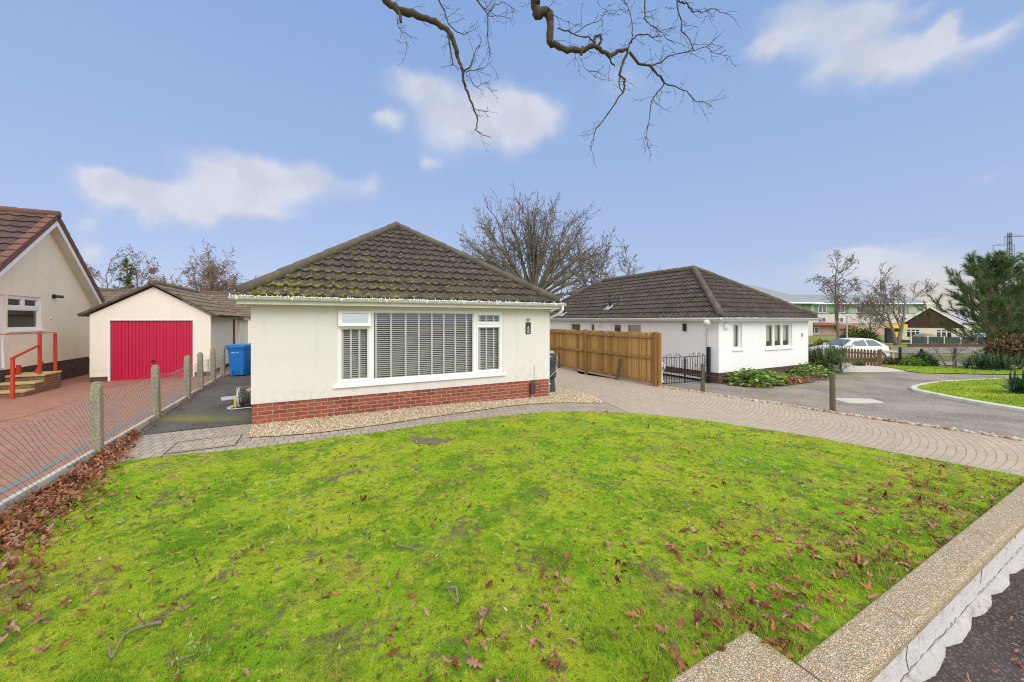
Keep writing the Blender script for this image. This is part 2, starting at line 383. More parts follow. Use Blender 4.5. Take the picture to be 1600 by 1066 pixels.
M = dict(
    cream=plain('cream_render', (.685, .672, .638), .85, .05, 1.3, 120., .1, .2, stain=((.55, .52, .45), 2.2, .25), streak=.28),
    cream2=plain('yellow_cream_render', (.83, .75, .60), .88, .05, 1.5, 55., .16, .2, stain=((.66, .57, .42), 2.5, .3), dist=.006, streak=.22),
    cream3=plain('garage_cream_render', (.80, .755, .665), .88, .05, 1.5, 70., .14, .2, stain=((.62, .56, .47), 2.5, .3), dist=.006, streak=.3),
    white=plain('white_render', (.80, .81, .83), .85, .03, 1.3, 100., .08, .2, stain=((.7, .7, .68), 2., .2), streak=.15),
    upvc=plain('white_plastic', (.80, .81, .82), .35, .03, 3., 40., .03, .5),
    gutter=plain('old_white_gutter', (.74, .73, .70), .5, .06, 9., 60., .15, .4, stain=((.33, .31, .27), 22., .6)),
    soffit=plain('cream_soffit', (.64, .61, .52), .7, .06, 3.),
    brick=brick('red_brick', (.40, .115, .065), (.24, .065, .048), (.52, .40, .29)),
    brick_dark=brick('dark_brick', (.13, .062, .052), (.085, .045, .045), (.2, .16, .14)),
    brick_step=brick('mossy_step_brick', (.28, .12, .07), (.17, .09, .065), (.36, .32, .25), stain=(.28, .24, .09)),
    tile_main=tiles('mossy_brown_tiles', (.060, .050, .045), .58, .85, moss_lo=3.4),
    tile_right=tiles('brown_tiles', (.058, .049, .045), .06, .6, moss_lo=9.),
    tile_left=tiles('red_brown_tiles', (.078, .047, .043), 0., .1, tw=.3),
    tile_old=tiles('old_grey_tiles', (.16, .125, .10), .3, .8, moss_lo=9.),
    cap=plain('ridge_tile', (.11, .093, .078), .9, .3, 4., 70., .5, .2, stain=((.24, .22, .17), 8., .8)),
    cap_moss=plain('mossy_ridge_tile', (.115, .10, .08), .9, .3, 4., 70., .5, .2, stain=((.17, .18, .03), 5., .8)),
    cap_red=plain('brown_verge_tile', (.16, .085, .07), .85, .2, 5., 70., .3, .2),
    magenta=plain('crimson_door_paint', (.50, .006, .05), .32, .1, 1.2, 8., .06, .5, streak=.25),
    concrete=pebbles('mossy_concrete', (.30, .28, .20), (.43, .40, .31), (.27, .25, .12), 60., (.19, .175, .12), .5, .004),
    kerbwhite=plain('pale_concrete', (.56, .55, .50), .85, .15, 5., 50., .4, .2, stain=((.25, .24, .18), 6., .7)),
    wire=plain('galvanised_wire', (.23, .24, .23), .5, .2, 12., metal=.4),
    coping=pebbles('aggregate_coping', (.40, .32, .21), (.66, .58, .45), (.58, .39, .21), 92., (.25, .2, .13), 1., .005),
    fringe=plain('dirty_white_fringe', (.47, .455, .445), .9, .2, 7., 45., .9, .2, stain=((.22, .18, .16), 13., .8), dist=.014),
    whitewall=plain('white_painted_render', (.62, .605, .60), .85, .1, 5., 45., .8, .2, stain=((.30, .27, .25), 9., .7), dist=.014),
    gravel=pebbles('cream_gravel', (.55, .44, .28), (.68, .58, .42), (.40, .29, .18), 42., (.24, .17, .10), 1., .012),
    tarmac=tarmac('dark_tarmac', (.085, .08, .076), .95, .5, (.20, .20, .035)),
    pavement=tarmac('pavement_tarmac', (.055, .047, .045), .35, .8, (.11, .07, .055)),
    tarmac2=tarmac('grey_tarmac', (.205, .184, .162), .75, .5, (.30, .26, .12)),
    road=tarmac('road', (.17, .165, .165), 0., .4),
    paving=paving('grey_block_paving', (.485, .405, .325), (.40, .33, .265), (.32, .265, .185), .2, .1, uv=True, border=.2, swap=True),
    path=paving('path_block_paving', (.43, .37, .315), (.32, .275, .245), (.14, .115, .07), .13, .2, moss=(.24, .25, .02)),
    redpave=paving('red_block_paving', (.40, .20, .145), (.30, .145, .11), (.24, .15, .11), .2, .1, .008),
    greypave=plain('grey_block_strip', (.17, .18, .19), .85, .2, 8., 60., .3),
    lawn=lawn_mat(),
    fence=wood('golden_fence_board', (.27, .14, .04), (.64, .39, .145), .113),
    fence_dark=wood('fence_rail', (.19, .10, .035), (.36, .21, .08), .1),
    oldwood=wood('old_green_timber', (.075, .066, .038), (.17, .145, .085), .05),
    picket=wood('weathered_picket', (.14, .085, .05), (.25, .16, .10), .09),
    ironblack=plain('black_iron', (.02, .028, .03), .45, .2, 8., metal=.3),
    redpaint=plain('red_handrail_paint', (.46, .045, .018), .5, .15, 6.),
    bluebin=plain('blue_plastic', (.008, .16, .50), .42, .05, 4., 200., .05),
    greenbin=plain('green_plastic', (.035, .10, .045), .5, .08, 4.),
    black=plain('black_rubber', (.018, .018, .02), .6, .1),
    butt=plain('slate_plastic', (.035, .045, .062), .45, .1, 5.),
    dark=plain('dark_interior', (.05, .048, .045), .9, .1),
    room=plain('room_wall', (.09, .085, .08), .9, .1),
    slat=plain('grey_blind_slat', (.84, .80, .82), .5, .05),
    tape=plain('white_blind_tape', (.86, .87, .93), .8, .03),
    plaque=plain('slate_plaque', (.03, .037, .05), .4, .1),
    numeral=plain('white_numeral', (.8, .82, .85), .5, .02),
    meter=plain('brown_meter_box', (.075, .04, .04), .5, .1),
    bark=plain('grey_bark', (.10, .082, .062), .95, .35, 3., 30., .6, .1, stain=((.15, .17, .07), 2.5, .6)),
    bark_far=plain('far_bark', (.175, .155, .13), .95, .3, 2., stain=((.15, .15, .06), 1., .7)),
    bark_red=plain('reddish_bark', (.24, .155, .12), .95, .3, 1.),
    bark_pale=plain('pale_bark', (.17, .145, .12), .95, .3, 1.),
    oak=plain('lichen_oak_bark', (.085, .068, .05), .95, .45, 14., 90., .8, .1, stain=((.17, .18, .08), 12., .7)),
    pinebark=plain('pine_bark', (.19, .10, .065), .95, .3, 3.),
    lead=plain('lead_flashing', (.35, .36, .37), .6, .1),
    crackm=plain('crack', (.10, .088, .075), .95), pipeblack=plain('black_flue', (.02, .02, .024), .5, .1),
    yellow=plain('yellow_board', (.75, .50, .02), .5, .05),
    slate_roof=plain('grey_metal_roof', (.21, .245, .27), .6, .08, .6),
    brown_clad=wood('brown_cladding', (.06, .032, .026), (.095, .052, .042), .15),
    carwhite=plain('white_car_paint', (.78, .79, .80), .25, .02, coat=.6),
    carred=plain('dull_red_car_paint', (.33, .07, .075), .3, .03, coat=.6),
    carsilver=plain('pale_silver_car_paint', (.55, .60, .62), .25, .03, coat=.6),
    carglass=plain('tinted_car_glass', (.10, .14, .15), .08, .1, spec=.8),
    chrome=plain('wheel_rim', (.5, .5, .52), .3, .05, metal=.8),
    lamp=plain('grey_lamp_post', (.42, .47, .48), .5, .05),
    glass=glass_mat('window_glass'), farglass=plain('far_window_glass', (.10, .13, .16), .1, .2, .5, spec=.8),
    curtain=plain('pale_blind', (.62, .62, .58), .8, .05),
    soil=plain('bare_soil', (.15, .11, .08), .95, .4, 9., 40., 1., stain=((.26, .20, .15), 14., .6)),
    slab=plain('pale_slab', (.50, .48, .42), .85, .12, 4., stain=((.3, .29, .22), 3., .4)),
    concpath=plain('pale_concrete_path', (.50, .46, .39), .9, .1, 1.5),
    hose=plain('hose', (.10, .10, .095), .5, .3, 4.), hose_white=plain('white_cable', (.62, .60, .55), .6, .1),
    ornament=plain('white_ornament', (.72, .73, .74), .6, .08),
    twig=plain('fallen_twig', (.22, .17, .13), .95, .35, 25., stain=((.40, .38, .33), 30., .7)),
)
# ---------------------------------------------------------------- building helpers
def slope_geo(bmo, uvl, E, a, s, poly, g=.345, roll=.2, rh=.038, step=.044, samples=7):
    """courses of rolled tiles on one roof plane, cut to the polygon (along eave, up slope)"""
    a = Vector(a).normalized(); s = Vector(s).normalized(); n = a.cross(s).normalized()
    bm = bmesh.new()
    x0 = min(q[0] for q in poly); x1 = max(q[0] for q in poly); y1 = max(q[1] for q in poly)
    nc = int(math.ceil(y1/g)); m = max(2, int((x1-x0)/roll*samples))
    xs = [x0 + (x1-x0)*i/m for i in range(m+1)]
    def prof(x):
        t = (x/roll) % 1.0
        return rh*max(0, cos((t-.5)*2*pi*1.0))**1.2 if .25 < t < .75 else 0.0
    rr = random.Random(int(abs(E[0]*100))+7)
    for c in range(nc):
        lo = c*g; hi = (c+1)*g + .03
        jit = {}
        def j(x):
            q = int(math.floor(x/roll+.001))
            if q not in jit: jit[q] = (rr.uniform(-.006, .006), rr.uniform(-.004, .006))
            return jit[q]
        A = [bm.verts.new((x, lo + j(x)[0], prof(x)+step+j(x)[1])) for x in xs]
        B = [bm.verts.new((x, hi, prof(x)*.95)) for x in xs]
        C = [bm.verts.new((x, lo + j(x)[0] + .004, prof(x)-.004)) for x in xs]
        for i in range(m):
            bm.faces.new((A[i], A[i+1], B[i+1], B[i])); bm.faces.new((C[i], C[i+1], A[i+1], A[i]))
    k = len(poly)
    for i in range(k):
        p, q = Vector((*poly[i], 0)), Vector((*poly[(i+1) % k], 0))
        if abs(p.y) < 1e-6 and abs(q.y) < 1e-6: continue
        d = q-p; nn = Vector((d.y, -d.x, 0)).normalized()        # outward for a counter-clockwise polygon
        bmesh.ops.bisect_plane(bm, geom=bm.verts[:]+bm.edges[:]+bm.faces[:], plane_co=p, plane_no=nn, clear_outer=True, dist=1e-6)
    vm = {}
    for v in bm.verts: vm[v] = bmo.verts.new(Vector(E) + a*v.co.x + s*v.co.y + n*v.co.z)
    for f in bm.faces:
        try: nf = bmo.faces.new([vm[v] for v in f.verts])
        except ValueError: continue
        cx = sum(v.co.y for v in f.verts)/len(f.verts)
        for lp, v in zip(nf.loops, f.verts): lp[uvl].uv = (v.co.x*.98+.02*sum(w.co.x for w in f.verts)/len(f.verts), min(v.co.y, (math.floor((cx+.004)/g)+1)*g-.004))
    bm.free()
def roof_obj(slopes, mat, parent, name='roof', base=None, **kw):
    bmo = bmesh.new(); uvl = bmo.loops.layers.uv.new('UVMap')
    for E, a, s, poly in slopes: slope_geo(bmo, uvl, E, a, s, poly, **kw)
    for pts in (base or []):                                       # felt under the tiles
        vs = [bmo.verts.new(q) for q in pts]; bmo.faces.new(vs)
    me = bpy.data.meshes.new(name); bmo.to_mesh(me); bmo.free(); me.materials.append(mat)
    o = bpy.data.objects.new(name, me); COL.objects.link(o); o.parent = parent
    return o
def ridge(parent, lines, mat, r=.115, seg=.45, name='ridge_cap'):
    mb = MB(); rr = random.Random(3)
    for A, B in lines:
        A = Vector(A); B = Vector(B); L = (B-A).length; n = max(1, round(L/seg)); pts = []; rad = []
        for i in range(n):
            w = Vector((rr.uniform(-.006,.006), rr.uniform(-.006,.006), rr.uniform(-.006,.008)))
            pts += [A.lerp(B, i/n)+w, A.lerp(B, (i+.975)/n)+w]; rad += [r*1.07, r*.95]
        mb.tube(pts, rad, 12)
    return mb.build(name, mat, parent, True)
def hip_roof(parent, u0, u1, v0, v1, ze, zr, fr, br, mat, cap, r=.098, **kw):
    um = (u0+u1)/2; h = zr-ze; va, vb = v0+fr, v1-br; w = (u1-u0)/2
    lf = sqrt(fr*fr+h*h); ls = sqrt(w*w+h*h); lb = sqrt(br*br+h*h); D = v1-v0
    sl = [((u0,v0,ze), (1,0,0), (0,fr,h), [(0,0),(2*w,0),(w,lf)]),
          ((u0,v1,ze), (0,-1,0), (w,0,h), [(0,0),(D,0),(D-fr,ls),(br,ls)]),
          ((u1,v0,ze), (0,1,0), (-w,0,h), [(0,0),(D,0),(D-br,ls),(fr,ls)]),
          ((u1,v1,ze), (-1,0,0), (0,-br,h), [(0,0),(2*w,0),(w,lb)])]
    d = -.03
    base = [[(u0,v0,ze+d),(u1,v0,ze+d),(um,va,zr+d)], [(u0,v1,ze+d),(u0,v0,ze+d),(um,va,zr+d),(um,vb,zr+d)],
            [(u1,v0,ze+d),(u1,v1,ze+d),(um,vb,zr+d),(um,va,zr+d)], [(u1,v1,ze+d),(u0,v1,ze+d),(um,vb,zr+d)]]
    o = roof_obj(sl, mat, parent, base=base, **kw)
    c = .035
    ridge(o, [((u0+.05,v0+.05,ze+.05+c),(um,va,zr+c)), ((u1-.05,v0+.05,ze+.05+c),(um,va,zr+c)), ((um,va,zr+c),(um,vb,zr+c)),
              ((u0,v1,ze+.05),(um,vb,zr+c)), ((u1,v1,ze+.05),(um,vb,zr+c))], cap, r)
    return o
def wall_run(mb, L, z0, z1, th, openings=()):
    """a wall along x from 0 to L, outer face at y=0, with rectangular openings (x0,x1,z0,z1)"""
    x = 0
    for a, b, c, d in sorted(openings):
        if a > x: mb.box(x, a, 0, th, z0, z1)
        if c > z0: mb.box(a, b, 0, th, z0, c)
        if d < z1: mb.box(a, b, 0, th, d, z1)
        x = b
    if x < L: mb.box(x, L, 0, th, z0, z1)
def side_M(side, Lu, Lv):
    return {'front': I4, 'left': shift(0, Lv, 0, -pi/2), 'right': shift(Lu, 0, 0, pi/2), 'back': shift(Lu, Lv, 0, pi)}[side]
def shell(parent, Lu, Lv, z0, z1, zp, wall, plinth, ops=None, th=.25):
    ops = ops or {}
    w = MB(); p = MB()
    for side in ('front', 'back', 'left', 'right'):
        M_ = side_M(side, Lu, Lv); w.M = M_; p.M = M_
        if side in ('front', 'back'): wall_run(w, Lu, zp, z1, th, ops.get(side, ()))
        else:
            w.M = p.M = M_ @ shift(th); wall_run(w, Lv-2*th, zp, z1, th, [(a-th, b-th, c, d) for a, b, c, d in ops.get(side, ())])
        if side in ('front', 'back'): p.box(.014, Lu-.014, .014, th, z0, zp)
        else: p.box(.0, Lv-2*th, .014, th, z0, zp)
    w.M = None; w.box(th, Lu-th, th, Lv-th, z1-.12, z1-.02)             # ceiling
    o = w.build('wall', wall, parent); p.build('plinth', plinth, parent)
    return o
def window(parent, M_, x0, x1, z0, z1, lights, fw=.055, glass=None, sill=True, y=.025, back=None, name='window', d=.07, mat=None):
    """frame with cut-out lights, panes and a sill; lights are (x0,x1,z0,z1)"""
    mb = MB(M_)
    xs = sorted({x0, x1, *[l[0] for l in lights], *[l[1] for l in lights]})
    zs = sorted({z0, z1, *[l[2] for l in lights], *[l[3] for l in lights]})
    for a, b in zip(xs, xs[1:]):
        for c, e in zip(zs, zs[1:]):
            mx, mz = (a+b)/2, (c+e)/2
            if not any(l[0] < mx < l[1] and l[2] < mz < l[3] for l in lights): mb.box(a, b, y, y+d, c, e)
    for a, b, c, e in lights:                                     # bead round each light
        t = .018
        for q in ((a,a+t,c,e),(b-t,b,c,e),(a+t,b-t,c,c+t),(a+t,b-t,e-t,e)): mb.box(q[0],q[1],y+.02,y+.05,q[2],q[3])
    o = mb.build(name, mat or M['upvc'], parent)
    g = MB(M_)
    for a, b, c, e in lights: g.poly([(a,y+.035,c),(b,y+.035,c),(b,y+.035,e),(a,y+.035,e)])
    g.build('glass', glass or M['glass'], o)
    if sill:
        s = MB(M_); s.box(x0-.07, x1+.07, -.05, y+.03, z0-.06, z0-.002); s.build('sill', mat or M['upvc'], o, bevel=.008)
    if back:
        b_ = MB(M_)
        for a, b, c, e in lights: b_.poly([(a-.02,y+.12,c-.02),(b+.02,y+.12,c-.02),(b+.02,y+.12,e+.02),(a-.02,y+.12,e+.02)])
        b_.build('blind', back, o)
    return o
def gutter_run(mb, a, b, r=.058):
    a = Vector(a); b = Vector(b); d = (b-a).normalized(); x = d.cross(Vector((0,0,1)))
    n = 8; ra = []; rb = []
    for rad in (r, r-.012):
        for i in range(n+1):
            t = pi + pi*i/n; o = x*cos(t)*rad + Vector((0,0,1))*sin(t)*rad
            ra.append(mb.p(a+o)); rb.append(mb.p(b+o))
    m = n+1
    for base in (0, m):
        for i in range(n): mb.f.append([ra[base+i], ra[base+i+1], rb[base+i+1], rb[base+i]])
    for i in (0, n): mb.f.append([ra[i], rb[i], rb[m+i], ra[m+i]])
    for q in (ra, rb): mb.f.append(q[:m])

# ---------------------------------------------------------------- the main bungalow
def main_house():
    h = plot('bungalow', 'cream rendered bungalow with red brick plinth and mossy brown hipped roof facing the lawn', 'bungalow', 0, 0, 0)
    Lu, Lv = 6.3, 12.2
    shell(h, Lu, Lv, -.5, 2.2, .367, M['cream'], M['brick'], {'front': [(1.38, 4.98, .6, 2.07)]})
    hip_roof(h, -.17, 6.47, -.27, 12.4, 2.28, 4.70, 3.86, 3.6, M['tile_main'], M['cap_moss'])
    s = MB(); s.box(-.15, 6.45, -.24, -.002, 2.165, 2.195); s.box(-.15, -.002, .0, 12.3, 2.165, 2.195); s.box(6.302, 6.45, .0, 12.3, 2.165, 2.195)
    s.build('soffit', M['soffit'], h)
    s = MB(); s.box(-.17, 6.47, -.265, -.242, 2.14, 2.285); s.box(-.172, -.152, -.24, 12.3, 2.14, 2.285); s.box(6.452, 6.472, -.24, 12.3, 2.14, 2.285)
    s.build('fascia', M['gutter'], h)
    g = MB(); gutter_run(g, (-.26, -.325, 2.27), (6.56, -.325, 2.262)); gutter_run(g, (-.235, 12.3, 2.27), (-.235, -.25, 2.27)); gutter_run(g, (6.535, -.25, 2.262), (6.535, 12.3, 2.262))
    for k in range(9): g.box(-.17+k*.8, -.13+k*.8, -.388, -.262, 2.206, 2.276)
    g.build('gutter', M['gutter'], h, True)
    d = MB(); d.tube([(6.48, -.325, 2.22), (6.48, -.325, 2.12), (6.45, -.2, 2.02), (6.36, .1, 1.93), (6.345, .12, 1.85), (6.345, .12, -.05)], .034, 10)
    for z in (1.7, .9, .2): d.box(6.3, 6.39, .085, .155, z, z+.03)
    d.build('downpipe', M['upvc'], h, True)
    # front window: two side casements, one of its top lights ajar, and a picture pane
    L = [(1.45, 1.96, .68, 1.70), (2.05, 4.235, .655, 2.03), (4.345, 4.905, .68, 1.70), (4.345, 4.905, 1.81, 1.99)]
    w = window(h, I4, 1.38, 4.98, .6, 2.07, L + [(1.41, 2.0, 1.765, 2.05)], y=.02)
    c = MB(shift(0, 0, 2.05) @ Matrix.Rotation(radians(-9), 4, 'X') @ shift(0, 0, -2.05))
    a, b, z0, z1 = 1.405, 2.005, 1.74, 2.05
    for q in ((a,a+.07,z0,z1),(b-.07,b,z0,z1),(a+.07,b-.07,z0,z0+.065),(a+.07,b-.07,z1-.055,z1)): c.box(q[0],q[1],-.02,.03,q[2],q[3])
    cs = c.build('opening_light', M['upvc'], w)
    c2 = MB(c.M); c2.poly([(a+.07,.005,z0+.06),(b-.07,.005,z0+.06),(b-.07,.005,z1-.05),(a+.07,.005,z1-.05)]); c2.build('pane', M['mirrorglass'], w)
    for a, b, c_, e in ((1.41, 2.0, .645, 1.735), (4.31, 4.94, .645, 1.735), (4.31, 4.94, 1.775, 2.02)):
        fr = MB(); t = .035
        for q in ((a,a+t,c_,e),(b-t,b,c_,e),(a+t,b-t,c_,c_+t),(a+t,b-t,e-t,e)): fr.box(q[0],q[1],.005,.022,q[2],q[3])
        fr.build('casement', M['upvc'], w)
    bl = MB(); tp = MB(); rr = random.Random(5)
    for x0, x1, tapes in ((1.43, 1.98, (1.49, 1.64, 1.80)), (2.04, 4.25, (2.12, 2.42, 2.72, 3.0, 3.29, 3.56, 3.83, 4.1)), (4.33, 4.92, (4.43, 4.6, 4.79))):
        z = .66; k = 0
        while z < 2.03:
            t = radians(25 + rr.uniform(-3, 3)); dy, dz = .024*cos(t), .024*sin(t); w_ = rr.uniform(-.002, .002)
            bl.poly([(x0,.16-dy,z-dz+w_),(x1,.16-dy,z-dz-w_),(x1,.16+dy,z+dz-w_),(x0,.16+dy,z+dz+w_)])
            z += .042
        for x in tapes: tp.box(x-.019, x+.019, .128, .131, .66, 2.03)
    b_ = bl.build('blind', M['slat'], w); tp.build('tape', M['tape'], w)
    r = MB()
    x0, x1, y0, y1, z0, z1 = 1.0, 5.4, .26, 4.0, .02, 2.06
    for q in ([(x0,y1,z0),(x1,y1,z0),(x1,y1,z1),(x0,y1,z1)], [(x0,y0,z0),(x0,y1,z0),(x0,y1,z1),(x0,y0,z1)], [(x1,y0,z0),(x1,y1,z0),(x1,y1,z1),(x1,y0,z1)], [(x0,y0,z1),(x1,y0,z1),(x1,y1,z1),(x0,y1,z1)], [(x0,y0,z0),(x1,y0,z0),(x1,y1,z0),(x0,y1,z0)]): r.poly(q)
    r.build('room', M['room'], h)
    # number plaque, hook, meter box and its cable
    p = MB(); p.box(5.595, 5.74, -.014, -.001, 1.52, 1.81); pq = p.build('number_plaque', M['plaque'], h, bevel=.004)
    cu = bpy.data.curves.new('numeral', 'FONT'); cu.body = '6'; cu.size = .12; cu.extrude = .002; cu.align_x = 'CENTER'
    tmp = bpy.data.objects.new('numeral', cu); COL.objects.link(tmp); me = bpy.data.meshes.new_from_object(tmp); bpy.data.objects.remove(tmp)
    me.materials.clear(); me.materials.append(M['numeral']); o = bpy.data.objects.new('numeral', me); COL.objects.link(o); o.parent = pq
    o.location = (5.668, -.018, 1.632); o.rotation_euler = (pi/2, 0, 0)
    t = MB()
    for z, w2 in ((1.588, .085), (1.552, .07)):
        n = 7
        for i in range(n):
            x = 5.668 - w2/2 + w2*i/n; t.box(x, x+w2/n*.6, -.0175, -.0145, z, z+.018)
    t.build('lettering', M['numeral'], pq)
    k = MB(); k.box(5.63, 5.645, -.05, -.001, 1.85, 1.9); k.box(5.63, 5.72, -.055, -.02, 1.89, 1.905); k.box(5.65, 5.7, -.03, -.002, 1.845, 1.87); k.build('wall_hook', M['concrete'], h)
    k = MB(); k.box(5.71, 5.85, -.075, .012, .04, .31); k.build('meter_box', M['meter'], h, bevel=.012)
    k = MB(); k.tube([(5.84, -.006, .3), (5.845, -.006, .75)], .006, 6); k.build('cable', M['concrete'], h)
    k = MB(); k.tube([(5.78, -.006, .05), (5.78, -.006, -.1)], .02, 8); k.build('conduit', M['concrete'], h)
    lg = MB(); lg.tube([(6.28, -.22, 2.15), (6.28, -.1, 2.1)], .045, 10); lg.build('downlight', M['upvc'], h, True)
    # string of icicle lights clipped along the gutter
    s = plot('light_string', 'white unlit icicle light string clipped along the top of the front gutter', 'light string', 0, -.39, 2.2)
    q = MB(); rr = random.Random(8); pts = []
    n = 170
    for i in range(n+1):
        x = -.24 + 6.78*i/n; pts.append((x, rr.uniform(-.004, .004), .075 + rr.uniform(-.01, .012)))
        if rr.random() < .7:
            q.tube([pts[-1], (x, -.004, .075-rr.uniform(.01, .045))], .005, 4)
        if rr.random() < .4: q.tube([pts[-1], (x+rr.uniform(-.01,.01), .03, .088+rr.uniform(0, .022))], .007, 4)
    q.tube(pts, .005, 4, False)
    q.build('wire', M['upvc'], s)
M['mirrorglass'] = plain('reflecting_glass', (.32, .36, .40), .03, .02, 3., 2., 0., 1., metal=.9)
main_house()

# ---------------------------------------------------------------- the white bungalow to the right
def right_house():
    h = thing('bungalow', 'white rendered bungalow with plain brown hipped roof beyond the wooden fence', 'bungalow', (7.24, 13.0, -.33), ANG)
    Lu, Lv = 6.02, 12.2
    fo = [(.84, 1.354, 1.13, 2.09), (2.894, 4.76, 1.08, 2.08)]
    so = [(8.69, 7.77), (6.98, 6.62), (5.32, 4.73), (4.44, 3.53)]
    sides = [(Lv-a, Lv-b, .95, 2.06) for a, b in so]
    shell(h, Lu, Lv, -.4, 2.2, .335, M['white'], M['brick_dark'], {'front': fo, 'left': sides})
    hip_roof(h, -.25, 6.2, -.27, 12.45, 2.28, 4.57, 3.45, 3.1, M['tile_right'], M['cap'], r=.12)
    s = MB(); s.box(-.23, 6.18, -.24, -.002, 2.165, 2.195); s.box(-.23, -.002, .0, 12.4, 2.165, 2.195); s.box(6.022, 6.18, .0, 12.4, 2.165, 2.195); s.build('soffit', M['upvc'], h)
    s = MB(); s.box(-.25, 6.2, -.265, -.242, 2.16, 2.285); s.box(-.252, -.232, -.24, 12.4, 2.16, 2.285); s.box(6.182, 6.202, -.24, 12.4, 2.16, 2.285); s.build('fascia', M['upvc'], h)
    g = MB(); gutter_run(g, (-.36, -.325, 2.27), (6.29, -.325, 2.265)); gutter_run(g, (-.335, 12.4, 2.27), (-.335, -.3, 2.27)); g.build('gutter', M['upvc'], h, True)
    d = MB(); d.tube([(-.335, .2, 2.22), (-.335, .2, 2.08), (-.2, .35, 1.98), (-.05, .41, 1.9), (-.045, .41, .1)], .034, 8); d.box(-.39, -.28, .1, .3, 2.02, 2.2); d.build('downpipe', M['upvc'], h, True)
    w = window(h, I4, .84, 1.354, 1.13, 2.09, [(.92, 1.275, 1.2, 2.02)], y=.06, back=M['curtain'])
    w = window(h, I4, 2.894, 4.76, 1.08, 2.08, [(2.97, 3.47, 1.16, 2.0), (3.59, 4.06, 1.16, 2.0), (4.18, 4.68, 1.16, 2.0)], y=.06, back=M['curtain'])
    k = MB()
    for a, b in ((2.97, 3.47), (3.59, 4.06), (4.18, 4.68)): k.box(a, b, .1, .11, 1.16, 1.36)
    k.build('plant_tray', M['dark'], w)
    Ms = side_M('left', Lu, Lv)
    for i, (a, b, c, d_) in enumerate(sides):
        window(h, Ms, a, b, c, d_, [(a+.07, b-.07, c+.07, d_-.08)], y=.04, back=M['curtain'] if i == 3 else M['room'])
    k = MB(); k.tube([(.39, -.07, 1.98), (.39, -.001, 1.98)], .13, 16); k.box(.33, .45, -.1, -.07, 1.88, 1.96); k.build('alarm_box', M['upvc'], h, bevel=.01)
    k = MB(); k.box(-.09, -.001, 1.28, 1.4, 1.78, 2.06); k.build('wall_lamp', M['pipeblack'], h, bevel=.01)
    k = MB(); k.tube([(-.07, 6.2, 1.95), (-.001, 6.2, 1.95)], .09, 10); k.build('wall_lamp', M['ornament'], h)
    k = MB(); k.box(5.45, 5.57, -.02, -.001, 1.5, 1.66); k.build('number_plaque', M['lead'], h, bevel=.01)
    for u, v, hh in ((.5, 6.05, .66), (.1, 9.4, .48)):
        z = 2.28 + .705*(u+.27)
        k = MB(); k.tube([(u, v, z-.1), (u, v, z+hh)], .055, 10); k.tube([(u, v, z+hh-.09), (u, v, z+hh-.03)], .075, 10); f = k.build('flue', M['pipeblack'], h, True)
        k = MB(Matrix.Translation((u, v, z+.045)) @ Matrix.Rotation(-math.atan(.705), 4, 'Y')); k.box(-.3, .1, -.2, .2, 0, .02); k.build('flashing', M['lead'], f)
    k = MB(); k.box(-.12, -.001, .6, 3.6, .05, .1); k.build('pipe', M['upvc'], h)
right_house()

